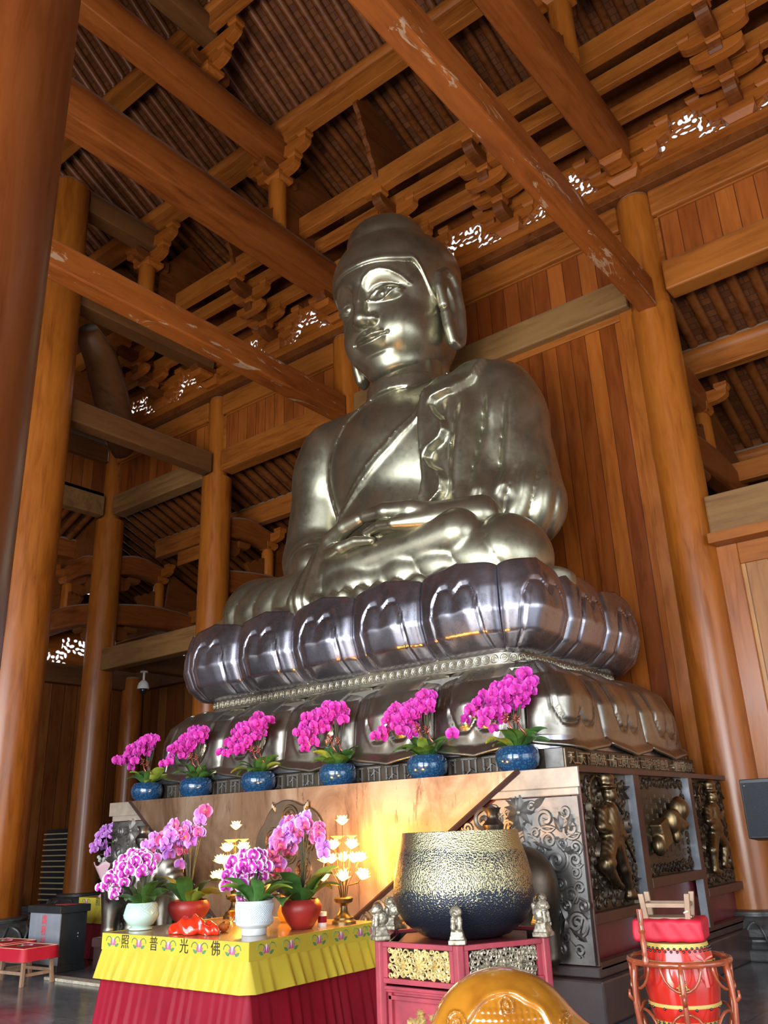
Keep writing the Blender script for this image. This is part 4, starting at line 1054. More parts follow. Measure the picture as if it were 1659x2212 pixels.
M['stem']=simple('dark_orchid_stem',(.045,.05,.02),.5)
M['ribbon']=simple('copper_pink_ribbon',(.60,.20,.15),.25,.6)
def flower_mesh(m,s=1):
    b=MB()
    def pet(L,W,ang,z0,cup):
        vs=[];n=5
        for i in range(n+1):
            t=i/n; wd=W*math.sin(PI*min(1,t*.93+.05))**.6
            for q in (-1,-.5,0,.5,1):
                x=L*t; y=wd*q; z=z0-cup*(t*t)+.012*(1-q*q)*math.sin(PI*t)
                vs.append((s*(x*math.cos(ang)-y*math.sin(ang)),s*z*1.0,s*(x*math.sin(ang)+y*math.cos(ang))))
        fs=[(i*5+j,i*5+j+1,(i+1)*5+j+1,(i+1)*5+j) for i in range(n) for j in range(4)]
        b.add(vs,fs)
    for a in (PI/2,PI*7/6,PI*11/6): pet(.055,.020,a,.002,-.012)
    for a in (.22,PI-.22): pet(.056,.036,a,-.006,-.008)
    b.sphere((0,-.016*s,-.010*s),(.010*s,.014*s,.014*s),8,6)
    o=b.build('flower',m,smooth=True); me=o.data; COL.objects.unlink(o); bpy.data.objects.remove(o)
    return me
FM={k:flower_mesh(M[k],1.12) for k in ('mag','magw','lil','rose')}
def leaf_mesh():
    b=MB(); n=8; vs=[]
    for i in range(n+1):
        t=i/n; wd=.062*math.sin(PI*min(1,t*.9+.08))**.7
        for q in (-1,-.4,0,.4,1):
            vs.append((.27*t,wd*q,.10*math.sin(PI*t*.62)-.07*t*t+.012*abs(q)))
    b.add(vs,[(i*5+j,i*5+j+1,(i+1)*5+j+1,(i+1)*5+j) for i in range(n) for j in range(4)])
    o=b.build('leaf',M['leaf'],smooth=True); me=o.data; bpy.data.objects.remove(o); return me
LM=leaf_mesh(); LY=LM.copy(); LY.materials.clear(); LY.materials.append(M['leafy'])
def child(me,name,parent,loc,rot,sc=1):
    o=bpy.data.objects.new(name,me); COL.objects.link(o); o.parent=parent; o.location=loc; o.rotation_euler=rot; o.scale=(sc,)*3 if not hasattr(sc,'__len__') else sc; return o
def orchid(loc,label,potfn,poth,seed,kinds,stems,fs=1.0,group=None,leaves=9,lsc=1.0,ribbon=True,nfl=9,twigs=True):
    """stems: list of (lean dx, lean dy, height, reach x, reach y, droop)"""
    rnd=random.Random(seed); t=thing('potted_orchid',label,'potted orchid',loc,0,group)
    potfn(t)
    MB().lathe([(.02,0),(.13*lsc,.0),(.10*lsc,.03),(.0,.04)],(0,0,poth-.03),14,cap=False).build('moss',M['leafy'],t,smooth=True)
    for i in range(leaves):
        a=2*PI*i/leaves+rnd.uniform(-.3,.3); child(LM if rnd.random()<.75 else LY,'leaf',t,(.05*math.cos(a)*lsc,.05*math.sin(a)*lsc,poth-.01),(rnd.uniform(-.4,.4),rnd.uniform(-.75,.15),a),lsc*rnd.uniform(.8,1.15))
    for dx,dy,h,rx,ry,dr,kd in stems:
        pts=[]; N=16
        for i in range(N+1):
            u=i/N
            if u<.5: q=u/.5; p=Vector((dx*q,dy*q,poth+(h-poth)*(1-(1-q)**1.5)))
            else: q=(u-.5)/.5; p=Vector((dx+rx*q,dy+ry*q,h+.03*math.sin(PI*q)-dr*q*q))
            pts.append(p)
        MB().tube(pts,[.006-.003*i/N for i in range(N+1)],5).build('stem',M['stem'],t,smooth=True)
        for i in range(nfl):
            u=.44+.56*(i+.5)/nfl; f=u*N; k=min(N-1,int(f)); p=pts[k].lerp(pts[k+1],f-k)
            off=Vector((rnd.uniform(-.05,.05),rnd.uniform(-.06,.0),rnd.uniform(-.055,.045)))*fs
            az_=rnd.uniform(-.2,1.2) if i%2 else rnd.uniform(.1,.8)
            child(FM[rnd.choice(kd)],'flower',t,tuple(p+off),(rnd.uniform(-.35,.25),rnd.uniform(-.35,.35),az_),fs*rnd.uniform(.85,1.12))
    if ribbon:
        b=MB()
        for cx_,cz_ in ((-.06,poth+.30),(.06,poth+.27)):
            for i in range(9):
                a=2*PI*i/9; b.tube([(cx_,-.05,cz_),(cx_+.05*math.cos(a),-.08+.02*math.sin(3*a),cz_+.05*math.sin(a)),(cx_+.015*math.cos(a+.5),-.06,cz_+.015*math.sin(a+.5))],[.004,.012,.004],5,flat=.3)
            b.tube([(cx_,-.05,cz_),(cx_+.04,-.06,cz_-.10),(cx_+.09,-.05,cz_-.16)],[.006,.014,.010],5,flat=.3)
        b.build('ribbon_bow',M['ribbon'],t,smooth=True)
    return t
def bluepot_m():
    n=NT('hammered_blue_glaze'); v=n.coord(); vo=n.n('ShaderNodeTexVoronoi'); vo.inputs['Scale'].default_value=42; n.l(v,vo.inputs['Vector'])
    c=n.ramp(vo.outputs['Distance'],[(.1,(.03,.13,.27)),(.5,(.010,.045,.12))]); n.set(Base_Color=c,Roughness=.12,Coat_Weight=.6); n.bump(vo.outputs['Distance'],-.9,.02); return n.m
M['bluepot']=bluepot_m()
def bluepot(t): 
    MB().lathe([(.12,0),(.155,.005),(.16,.02),(.205,.06),(.222,.13),(.215,.19),(.185,.235),(.17,.245),(.16,.22),(.15,.2)],n=40).build('pot',M['bluepot'],t,smooth=60)
def std_stems(seed,k=1.0,kind=('mag',),n=9,right=False):
    r=random.Random(seed); S=[]
    for i in range(n):
        S.append((r.uniform(-.08,.15),r.uniform(-.06,.06),r.uniform(.70,.88)*k,-r.uniform(.18,.62)*k,r.uniform(-.20,.06),r.uniform(.12,.38)*k,kind))
    if right: S.append((.16,.0,.90,.12,-.03,.16,kind))
    return S
wh=['farthest left','second from the left','third from the left','third from the right','second from the right','farthest right']
for i,(x,l) in enumerate(zip((-10.36,-9.31,-8.12,-6.80,-5.52,-4.41),wh)):
    orchid((x,7.71,2.08),'magenta orchid in a blue pot on the altar edge, '+l,bluepot,.235,40+i,None,std_stems(60+i,1.0,right=(i==5)),1.12,'magenta orchids along the altar edge',leaves=12,lsc=1.12,nfl=9)
# ---------------------------------------------------------------- offering table
M['yel']=simple('yellow_satin',(.56,.45,.045),.55,0,.10,3,Specular_IOR_Level=.3); M['red']=simple('deep_red_satin',(.26,.005,.020),.6,0,.12,3,Specular_IOR_Level=.25)
M['ttop']=simple('honey_table_board',(.42,.25,.10),.25,0,.25,2,Coat_Weight=.4)
M['pink']=simple('pink_embroidery',(.62,.10,.30),.6); M['whi']=simple('white_embroidery',(.85,.78,.80),.6); M['grn']=simple('green_embroidery',(.10,.25,.10),.6); M['ink']=simple('black_ink',(.02,.018,.015),.6)
def pleats(b,x0,x1,y0,y1,z0,z1,n_per_m,amp,flare,thick=0):
    """closed pleated curtain round a rectangle"""
    P=[(x0,y0),(x1,y0),(x1,y1),(x0,y1),(x0,y0)]; pts=[]
    for (a,b1),(c,d) in zip(P[:-1],P[1:]):
        L=math.hypot(c-a,d-b1); n=max(8,int(L*n_per_m)*8); nx,ny=(d-b1)/L,-(c-a)/L
        for i in range(n):
            t=i/n; w=((t*n/8+.25*math.sin(t*9+a)+.18*math.sin(t*23+b1))%1); s=(.75+.35*math.sin(t*17+a*3))*(w/.82 if w<.82 else (1-w)/.18)*min(1,5*t+.2,5*(1-t)+.2); pts.append((a+(c-a)*t,b1+(d-b1)*t,nx,ny,s,min(1,t*14,(1-t)*14)))
    m=len(pts); nv=8; vs=[]; cx_,cy_=(x0+x1)/2,(y0+y1)/2
    for j in range(nv+1):
        v=j/nv; z=z1+(z0-z1)*v
        for x,y,nx,ny,s,e in pts:
            o=amp*s*(.25+.75*v)+flare*v; k=flare*v*(1-e)*.6; vs.append((x+nx*o,y+ny*o,z+.01*(s-.5)*v))
    fs=[(j*m+i,(j+1)*m+i,(j+1)*m+(i+1)%m,j*m+(i+1)%m) for j in range(nv) for i in range(m)]
    b.add(vs,fs)
def lotus_motif(par,P,u,v,s):
    bp,bw,bg_=MB(),MB(),MB()
    for k,(a,L) in enumerate(((PI/2,.034),(PI/2-.45,.032),(PI/2+.45,.032),(PI/2-.95,.028),(PI/2+.95,.028))):
        leafrel(bw if k==0 else bp,P,u,v-.012*s,L*s,a,.010*s,.0008)
    for sg in (-1,1):
        pts=[P(u+sg*(.035+.022*math.cos(t))*s,v+(.003+.022*math.sin(t))*s,.0012) for t in [i*.6 for i in range(8)]]; bg_.tube(pts,.0022*s,4)
        leafrel(bg_,P,u+sg*.02*s,v-.02*s,.03*s,PI/2-sg*1.1,.006*s,.0008)
    for b,mm,k in ((bp,'pink','pink_lotus_embroidery'),(bw,'whi','white_petal_embroidery'),(bg_,'grn','green_scroll_embroidery')): b.build(k,M[mm],par)
def cloth_table(loc,W,D,H,label,clabel,texts,nm_x,nm_y,top=True,zr=.33,s=1.0):
    x0,y0=loc[0],loc[1]; x1,y1=x0+W,y0+D
    t=thing('offering_table',label,'table',(0,0,0))
    MB().box(x0,x1,y0,y1,H-.03,H).build('table_top',M['ttop'],t,bevel=.004)
    for a,c in ((x0+.05,y0+.05),(x1-.05,y0+.05),(x0+.05,y1-.05),(x1-.05,y1-.05)): MB().box(a-.03,a+.03,c-.03,c+.03,0,H-.03).build('leg',M['frame'],t)
    c=thing('table_cloth',clabel,'tablecloth',(0,0,0))
    b=MB(); pleats(b,x0-.012,x1+.012,y0-.012,y1+.012,.01,H-zr+.04,8.5,.035,.10); b.build('red_skirt',M['red'],c,smooth=True)
    b=MB(); pleats(b,x0-.022,x1+.022,y0-.022,y1+.022,H-zr,H-.115,8.0,.036,.075); 
    b.build('yellow_valance',M['yel'],c,smooth=True)
    b=MB(); 
    for (a,b2,c2,d) in ((x0-.028,x1+.028,y0-.030,y0-.024),(x0-.028,x1+.028,y1+.024,y1+.030)): b.box(a,b2,c2,d,H-.125,H+.002)
    for (a,b2,c2,d) in ((x0-.030,x0-.024,y0-.028,y1+.028),(x1+.024,x1+.030,y0-.028,y1+.028)): b.box(a,b2,c2,d,H-.125,H+.002)
    bd=b.build('yellow_band',M['yel'],c)
    Pf=lambda u,v,h=0:(u,y0-.031-h,v); Ps=lambda u,v,h=0:(x1+.031+h,u,v)
    for u in nm_x: lotus_motif(bd,Pf,x0+u*W,H-.062,s*1.45)
    for u in nm_y: lotus_motif(bd,Ps,y0+u*D,H-.062,s*1.45)
    for u,ch in texts: text('character',ch,.098*s,(x0+u*W,y0-.032,H-.06),(PI/2,0,0),M['ink'],bd,.0008)
    return t
TBX,TBY,TBW,TBD,TBH=-6.94,4.84,1.77,1.46,.85
cloth_table((TBX,TBY),TBW,TBD,TBH,'large offering table in front of the altar crowded with orchids','yellow pleated cloth over deep red skirt on the large offering table',
   [(.17,'照'),(.385,'普'),(.60,'光'),(.81,'佛')],[.075,.275,.49,.705,.915],[.10,.28,.50,.68,.85,.96],s=1.15)
cloth_table((-12.32,8.1),1.1,.7,.80,'small side table left of the altar with a bouquet on it','yellow and red cloth on the small side table at the altar corner',[(.42,'照')],[.15,.68],[],s=1.2)
# table orchids
M['celadon']=simple('pale_celadon_glaze',(.50,.68,.62),.2,0,.05,3); M['whitepot']=simple('pale_blue_white_glaze',(.62,.70,.76),.22,0,.05,3); M['redpot']=simple('matt_red_pot',(.30,.022,.018),.42,0,.2,3)
def lattice_relief(b,r0,r1,z0,z1,n,a0,a1,w=.0035):
    for k in range(n):
        for sg in (1,-1):
            A=[a0+(a1-a0)*(k+.5)/n+sg*(t-.5)*.9 for t in [i/8 for i in range(9)]]
            if min(A)<a0-.2 or max(A)>a1+.2: continue
            b.tube([(lerp(r0,r1,i/8)*math.cos(a),lerp(r0,r1,i/8)*math.sin(a),lerp(z0,z1,i/8)) for i,a in enumerate(A)],w,4)
def potA(t): 
    p=MB().lathe([(.085,0),(.10,.005),(.10,.02),(.075,.028),(.11,.045),(.150,.10),(.152,.12),(.125,.215),(.118,.22),(.11,.2)],n=40).build('pot',M['celadon'],t,smooth=50)
    b=MB(); lattice_relief(b,.152,.128,.12,.205,26,0,2*PI); b.build('diamond_relief',M['celadon'],p)
def potC(t):
    p=MB().lathe([(.095,0),(.10,.005),(.10,.05),(.145,.075),(.15,.085),(.15,.25),(.14,.252),(.135,.22)],n=40).build('pot',M['whitepot'],t,smooth=50)
    b=MB(); lattice_relief(b,.152,.152,.10,.225,24,-2.4,.6); b.build('diamond_relief',M['whitepot'],p)
def potR(t): MB().lathe([(.075,0),(.09,.004),(.13,.06),(.165,.13),(.168,.17),(.15,.21),(.135,.225),(.125,.2)],n=40).build('pot',M['redpot'],t,smooth=50)
def potR2(t): MB().lathe([(.075,0),(.10,.004),(.15,.05),(.19,.12),(.19,.17),(.165,.20),(.15,.18)],n=40).build('pot',M['redpot'],t,smooth=50)
r=random.Random(5)
orchid((-6.83,5.10,.85),'crimson and white orchid in a pale celadon pot, left front of the offering table',potA,.215,7,None,[(r.uniform(-.02,.12),r.uniform(-.05,.05),r.uniform(.50,.60),-r.uniform(.25,.52),r.uniform(-.14,.04),r.uniform(.12,.34),('magw',)) for _ in range(9)],.95,leaves=11,ribbon=False,nfl=9)
orchid((-6.80,5.60,.85),'lilac and rose orchid in a red pot, behind the red plastic bag',potR2,.19,8,None,[(r.uniform(-.12,.12),r.uniform(-.05,.05),r.uniform(.74,.86),-r.uniform(.15,.62),r.uniform(-.14,.10),r.uniform(.15,.34),('lil','lil','rose')) for _ in range(7)]+[(.16,0,.93,.06,-.03,.22,('lil','rose'))],1.05,leaves=11,lsc=1.15,ribbon=False,nfl=8)
orchid((-5.50,5.20,.85),'crimson and white orchid in a pale blue-white pot at the table corner',potC,.245,9,None,[(r.uniform(-.04,.12),r.uniform(-.05,.05),r.uniform(.50,.60),-r.uniform(.10,.34),r.uniform(-.12,.04),r.uniform(.05,.28),('magw',)) for _ in range(9)],.95,leaves=11,ribbon=False,nfl=8)
orchid((-5.42,5.66,.85),'lilac orchid in a rounded red pot on the right of the offering table',potR,.215,10,None,[(r.uniform(-.08,.14),r.uniform(-.05,.05),r.uniform(.72,.84),-r.uniform(.05,.42),r.uniform(-.12,.08),r.uniform(.12,.42),('lil','lil','lil','rose')) for _ in range(8)]+[(.18,0,.74,.08,-.03,.22,('rose','lil'))],1.0,leaves=13,lsc=1.2,ribbon=False,nfl=8)
# bouquet on the side table
bq=thing('flower_bouquet','bouquet of lilac orchids wrapped in pale pink paper on the small side table','bouquet',(-12.08,8.38,.80))
M['paper']=simple('pale_pink_paper',(.80,.52,.58),.6)
b=MB(); b.grid(lambda u,v:((.06+.20*v+.02*math.sin(u*2*PI*7)*v)*math.cos(2*PI*u),(.06+.16*v)*math.sin(2*PI*u),.12+.34*v+.03*math.sin(u*2*PI*5)*v),56,8,True); b.build('paper_wrap',M['paper'],bq,smooth=True,solid=.004)
MB().lathe([(.14,0),(.08,.06),(.05,.12),(.06,.16)],n=20).build('paper_foot',M['paper'],bq,smooth=True)
rnd=random.Random(3)
for i in range(44):
    a=rnd.uniform(0,2*PI); rr_=rnd.uniform(.04,.30); child(FM['lil'],'flower',bq,(rr_*math.cos(a)*1.1,rr_*math.sin(a)*.7-.05,.62+.34*(1-(rr_/.32)**2)+rnd.uniform(-.08,.05)),(rnd.uniform(-.3,.3),rnd.uniform(-.3,.3),rnd.uniform(-.2,1.0)),1.0)
b=MB()
for i in range(20): a=rnd.uniform(0,2*PI); q=rnd.uniform(.03,.16); b.sphere((q*math.cos(a),q*math.sin(a)-.03,.46+rnd.uniform(0,.12)),.028,8,6)
b.build('cotton_filler',simple('grey_white_filler',(.55,.55,.5),.8),bq)
# ---------------------------------------------------------------- lotus lamps
M['lampw']=emis('glowing_lotus_petal',(1,.62,.13),5.0,(1,.8,.4)); M['lamp2']=emis('dim_glowing_leaf',(1,.55,.08),1.2,(.9,.6,.1)); M['goldb']=simple('dark_gilt_metal',(.16,.11,.05),.35,.8)
def lotus_light():
    b=MB()
    for ring_,(n,L,el,w) in enumerate(((8,.052,.55,.020),(8,.055,1.0,.020),(6,.045,1.35,.016))):
        for i in range(n):
            a=2*PI*i/n+ring_*.4; vs=[]
            for k in range(5):
                t=k/4; wd=w*math.sin(PI*min(1,t*.85+.12)); rr_=L*t*math.cos(el)*1.25; z=L*t*math.sin(el)*1.1
                for q in (-1,0,1): vs.append((rr_*math.cos(a)-wd*q*math.sin(a),rr_*math.sin(a)+wd*q*math.cos(a),z))
            b.add(vs,[(3*k+q,3*k+q+1,3*k+q+4,3*k+q+3) for k in range(4) for q in (0,1)])
    b.sphere((0,0,.02),.022,8,6); o=b.build('lotus_light',M['lampw'],smooth=True); me=o.data; bpy.data.objects.remove(o); return me
LL=lotus_light()
def lotus_lamp(loc,label):
    t=thing('lotus_lamp',label,'lamp',loc,0,'lotus lamps on the offering table')
    MB().lathe([(.105,0),(.105,.02),(.085,.035),(.085,.05),(.06,.065),(.035,.10),(.03,.14),(.04,.155),(.075,.17),(.085,.20),(.075,.21)],n=28).build('stand',M['goldb'],t,smooth=40)
    rnd=random.Random(2); pos=[(0,0,.83)]
    lv=[(.28,.19,6),(.42,.16,5),(.53,.11,4)]
    for h,rad,n in lv:
        for i in range(n): a=2*PI*(i+.5*(h>.4))/n-.9; pos.append((rad*math.cos(a),rad*math.sin(a),h+.21*0+.10))
    b=MB()
    for x,y,z in pos: b.tube([(x*.15,y*.15,.20),(x*.25,y*.25,.30),(x*.8,y*.8,z-.06),(x,y,z)],.004,5)
    b.build('stem',M['goldb'],t,smooth=True)
    for x,y,z in pos: child(LL,'lotus_light',t,(x,y,z-.03),(0,.35*x/.17 if x else 0,0),(1.25,1.25,1.55))
    pl_=bpy.data.lights.new('lotus_glow','POINT'); pl_.energy=95; pl_.color=(1,.42,.05); pl_.shadow_soft_size=.12; po=bpy.data.objects.new('lotus_glow',pl_); COL.objects.link(po); po.parent=t; po.location=(.05,.16,.50)
    for i in range(3):
        a=2*PI*i/3+.5; x,y=.085*math.cos(a),.085*math.sin(a)
        MB().lathe([(.004,0),(.045,.025),(.05,.028),(.0,.012)],(x,y,.68),14,cap=False).build('lotus_leaf',M['lamp2'],t,smooth=True)
        MB().tube([(x*.3,y*.3,.3),(x,y,.68)],.003,5).build('stem',M['goldb'],t)
lotus_lamp((-5.32,6.08,.85),'glowing lotus-blossom lamp at the right rear corner of the offering table')
lotus_lamp((-6.78,6.14,.85),'glowing lotus-blossom lamp at the left rear, partly behind the crimson orchid')
# red bag, fruit, garlic, cup, candle, gourd
def bagf(X,Y,Z):
    d=ell(X,Y,Z,(0,0,.05),(.17,.11,.085)); d=smin(d,ell(X,Y,Z,(.20,.02,.03),(.10,.06,.05)),.04); d=smin(d,ell(X,Y,Z,(-.13,-.02,.02),(.09,.08,.04)),.04)
    n=.010*np.sin(X*30+4*np.sin(Y*22)+Z*20)+.008*np.sin(Y*38+Z*25+3*np.sin(X*18))+.003*np.sin(X*70+Z*60)
    return smax(d+n,-Z+.002,.004)
M['bag']=simple('translucent_red_plastic',(.75,.035,.01),.12,0,.1,8,Coat_Weight=.5)
o=sdf_mesh('plastic_bag',bagf,(-.26,-.16,-.01),(.34,.16,.17),.006,M['bag']); o.location=(-6.07,5.04,.85); nm(o,'crumpled bright red plastic bag on the offering table','bag')
t=thing('orange_fruit','small dried orange fruit beside the red plastic bag','fruit',(-5.93,5.26,.85)); MB().sphere((0,0,.035),(.045,.045,.036),16,10).build('flesh',simple('orange_peel',(.60,.17,.02),.5,0,.3,20,.3,60),t,smooth=True); MB().lathe([(.015,0),(.008,.01),(.0,.012)],(0,0,.068),8).build('stalk',M['stem'],t)
for k,(x,y,l) in enumerate(((-5.86,5.02,'left one of two pale garlic bulbs beside the red bag'),(-5.80,5.08,'right one of two pale garlic bulbs beside the red bag'))):
    t=thing('garlic_bulb',l,'garlic',(x,y,.85)); MB().sphere((0,0,.016),(.026,.022,.017),12,8).build('bulb',simple('pale_garlic_skin',(.72,.58,.62),.5),t,smooth=True); MB().tube([(.02,0,.02),(.04,.0,.03)],[.006,.002],6).build('stalk',M['whi'],t)
t=thing('butter_lamp','small gilt butter lamp cup on the table left of the pale blue pot','cup',(-6.42,5.80,.85)); MB().lathe([(.035,0),(.035,.012),(.012,.02),(.010,.05),(.03,.07),(.045,.10),(.042,.10),(.0,.08)],n=20,cap=False).build('cup',simple('polished_gold',(.85,.52,.12),.15,1),t,smooth=50)
t=thing('candle_cup','white cup candle with a red label behind the right red pot','candle',(-5.37,5.86,.85)); MB().lathe([(.035,0),(.038,.11),(.036,.112),(.0,.10)],n=20).build('cup',M['white'],t,smooth=50); MB().lathe([(.0375,.03),(.0388,.08)],n=20,cap=False).build('label_band',M['red'],t,smooth=True)
t=thing('orange_gourd','glossy orange gourd ornament standing behind the pale blue-white pot','ornament',(-5.95,6.02,.85)); MB().lathe([(.05,0),(.07,.02),(.085,.08),(.06,.14),(.035,.16),(.05,.19),(.055,.22),(.03,.26),(.008,.28)],n=24).build('gourd',simple('orange_glaze',(.85,.25,.01),.2),t,smooth=True); MB().tube([(0,0,.28),(.01,0,.31)],.005,6).build('stalk',M['stem'],t)
# ---------------------------------------------------------------- bell bowl on its hexagonal stand
def bowl_m():
    n=NT('speckled_gilt_and_black_bronze'); v=n.coord(); vo=n.n('ShaderNodeTexVoronoi'); vo.inputs['Scale'].default_value=105; n.l(v,vo.inputs['Vector'])
    sp=n.n('ShaderNodeSeparateXYZ'); n.l(v,sp.inputs[0]); z=sp.outputs[2]; no=n.noise(n.coord((1,1,2)),2.2,4,.6)
    # threshold for the dark spots as a function of height: band at the rim clear, more towards the foot
    th=n.ramp(n.math('ADD',n.math('DIVIDE',z,.66),n.math('MULTIPLY',n.math('SUBTRACT',no,.5),.30)),[(.08,1.2),(.30,.95),(.44,.74),(.47,.50),(.62,.42),(.80,.56),(.845,.50),(.86,.0)])
    m=n.math('LESS_THAN',n.math('MULTIPLY',vo.outputs['Distance'],1.15),th); 
    c=n.mix(m,(.50,.46,.26),(.03,.036,.055)); n.set(Base_Color=c,Metallic=n.ramp(m,[(0,.95),(1,.55)]),Roughness=.30); n.bump(vo.outputs['Distance'],.35,.01); return n.m
M['bowl']=bowl_m()
bw=thing('bell_bowl','huge speckled bronze singing bowl resting on the red carved stand','bowl',(-3.52,5.26,.90))
MB().lathe([(.0,.0),(.18,.0),(.30,.03),(.40,.10),(.455,.18),(.478,.27),(.470,.38),(.445,.50),(.412,.60),(.400,.668),(.385,.668),(.40,.58),(.45,.35),(.42,.15),(.25,.05),(.0,.04)],n=72,cap=False).build('bowl',M['bowl'],bw,smooth=50)
M['pinkred']=simple('faded_red_lacquer',(.36,.045,.065),.38,0,.30,5); M['gilt']=simple('old_gilding',(.62,.48,.20),.42,.5,.3,20); M['gilt2']=simple('silvered_carving',(.36,.32,.24),.42,.6,.75,45)
HX,HY,HR=-3.53,5.25,.60
st=thing('carved_stand','hexagonal red lacquered stand with gilt openwork friezes under the bell bowl','stand',(HX,HY,0))
hv=[(HR*math.cos(a),HR*math.sin(a)) for a in [PI/3*k for k in range(6)]]
MB().prism([(x*.80,y*.80) for x,y in hv],.80,.91,'z').build('top_board',M['maroon'],st)
for k in range(6):
    x,y=hv[k]; MB().prism([(x+.04*math.cos(a),y+.04*math.sin(a)) for a in [PI/3*q for q in range(6)]],0,.93,'z').build('corner_post',M['pinkred'],st,bevel=.008)
for k in range(6):
    A=Vector((*hv[k],0)); B=Vector((*hv[(k+1)%6],0)); T=(B-A).normalized(); N=Vector((T.y,-T.x,0)); L=(B-A).length
    def P(u,v,h=0,A=A,T=T,N=N): q=A+T*u+N*h; return (q.x,q.y,v)
    def bx(b,u0,u1,v0,v1,h0,h1):
        vs=[P(u0,v0,h0),P(u1,v0,h0),P(u1,v0,h1),P(u0,v0,h1),P(u0,v1,h0),P(u1,v1,h0),P(u1,v1,h1),P(u0,v1,h1)]
        b.add(vs,[(0,3,2,1),(4,5,6,7),(0,1,5,4),(1,2,6,5),(2,3,7,6),(3,0,4,7)])
    b=MB(); bx(b,.03,L-.03,.895,.925,-.02,.022); bx(b,.03,L-.03,.69,.72,-.02,.022); bx(b,.03,.06,.72,.895,-.02,.015); bx(b,L-.06,L-.03,.72,.895,-.02,.015)
    bx(b,.03,L-.03,.655,.675,-.02,.014); bx(b,.03,L-.03,.64,.655,-.02,.006); bx(b,.06,.085,.0,.64,-.02,.012); bx(b,L-.085,L-.06,.0,.64,-.02,.012); bx(b,.06,L-.06,.60,.625,-.02,.012)
    b.build('rail',M['pinkred'],st,bevel=.003)
    b=MB(); bx(b,.03,L-.03,.0,.64,-.03,-.012); pn=b.build('side_panel',M['pinkred'],st)
    b=MB(); bx(b,.03,L-.03,.70,.91,-.05,-.04); b.build('dark_backing',M['plinth'],st)
    b=MB(); scrollwork(b,P,.06,L-.06,.722,.893,150,.011,.026,.0055,31+k)
    for u in (.18,.30,.42): flowerrel(b,P,u,.80,.030 if u!=.30 else .042,9,.006)
    b.build('openwork_frieze',M['gilt'] if k!=5 else M['gilt2'],st,smooth=40)
    b=MB(); Q=lambda u,v,h=0:P(u,v,h-.012)
    vz=[(-.05,.20),(-.06,.28),(-.035,.33),(-.03,.36),(-.045,.375),(.045,.375),(.03,.36),(.035,.33),(.06,.28),(.05,.20)]
    n_=len(vz); b.add([Q(L/2+u,v,.0) for u,v in vz]+[Q(L/2+u*.8,v,.016) for u,v in vz],[tuple(range(n_,2*n_))]+[(i,(i+1)%n_,n_+(i+1)%n_,n_+i) for i in range(n_)])
    rnd=random.Random(k)
    for u,v,r_ in ((L/2-.03,.46,.055),(L/2+.10,.50,.045),(L/2-.10,.44,.04),(L/2+.09,.42,.04),(L/2+.17,.44,.04),(L/2-.01,.53,.035)):
        flowerrel(b,Q,u,v,r_,7,.010,rnd.uniform(0,1)); 
        for _ in range(3): leafrel(b,Q,u,v,r_*1.5,rnd.uniform(0,6.28),.012,.006)
        b.tube([Q(L/2,.375,.004),Q((u+L/2)/2+.01,.41,.006),Q(u,v,.004)],.004,5)
    b.build('vase_relief',M['gilt'],pn,smooth=40)
def lion_fn(X,Y,Z):
    d=np.maximum(np.maximum(np.abs(X)-.042,np.abs(Y)-.042),np.abs(Z-.012)-.012); d=np.minimum(d,np.maximum(np.maximum(np.abs(X)-.036+(Z-.03)*.25,np.abs(Y)-.036+(Z-.03)*.25),np.abs(Z-.04)-.028))
    e=ell(X,Y,Z,(0,.010,.105),(.028,.032,.040)); e=smin(e,ell(X,Y,Z,(0,-.012,.150),(.030,.030,.028)),.01)
    for s in (-1,1): e=smin(e,cap(X,Y,Z,(s*.016,-.022,.12),(s*.016,-.028,.075),.011,.012),.006)
    e=smin(e,ell(X,Y,Z,(0,-.036,.143),(.016,.012,.012)),.006); e=smin(e,cap(X,Y,Z,(0,.036,.09),(0,.042,.15),.010,.012),.008)
    e=e-.003*np.sin(X*260)*np.sin(Z*240)*np.sin(Y*250)
    return smin(d,e,.006)
lion=sdf_mesh('lion_figure',lion_fn,(-.06,-.06,-.01),(.06,.07,.19),.0045,M['gilt2'])
LL_=['front corner of the stand, before the bowl','front right corner of the stand','rear right corner, behind the bowl','rear left corner, behind the bowl','left corner of the stand, farther of that pair','left front corner of the stand']
for i,(k,l) in enumerate(zip((5,0,1,2,3,4),LL_)):
    q=lion if i==0 else lion.copy()
    if i: COL.objects.link(q)
    q.location=(HX+hv[k][0],HY+hv[k][1],.93); q.rotation_euler=(0,0,PI/3*k+PI/2); q.scale=(1.25,1.25,1.2); nm(q,'small silvery carved lion on the '+l,'lion figure','carved lions on the bowl stand')
# ---------------------------------------------------------------- wooden fish
def fish_m():
    n=NT('amber_lacquered_wood'); v=n.coord(); a=n.noise(v,5,4,.5); c=n.ramp(a,[(.35,(.22,.075,.007)),(.65,(.38,.155,.014))])
    n.set(Base_Color=c,Roughness=.17,Coat_Weight=1.0,Coat_Roughness=.06); return n.m
M['fish']=fish_m()
def smooth_poly(p,n=6):
    m=len(p); o=[]
    for i in range(m):
        a,b,c,d=[np.array(p[(i+k)%m]) for k in (-1,0,1,2)]
        for j in range(n):
            t=j/n; o.append(tuple(.5*((2*b)+(c-a)*t+(2*a-5*b+4*c-d)*t*t+(-a+3*b-3*c+d)*t**3)))
    return o
FISH_EDGE=smooth_poly([(-.14,.17),(-.07,.235),(.03,.255),(.10,.225),(.17,.18),(.20,.06),(.13,-.03),(.02,-.11),(-.10,-.10),(-.12,.0),(-.19,.09)])
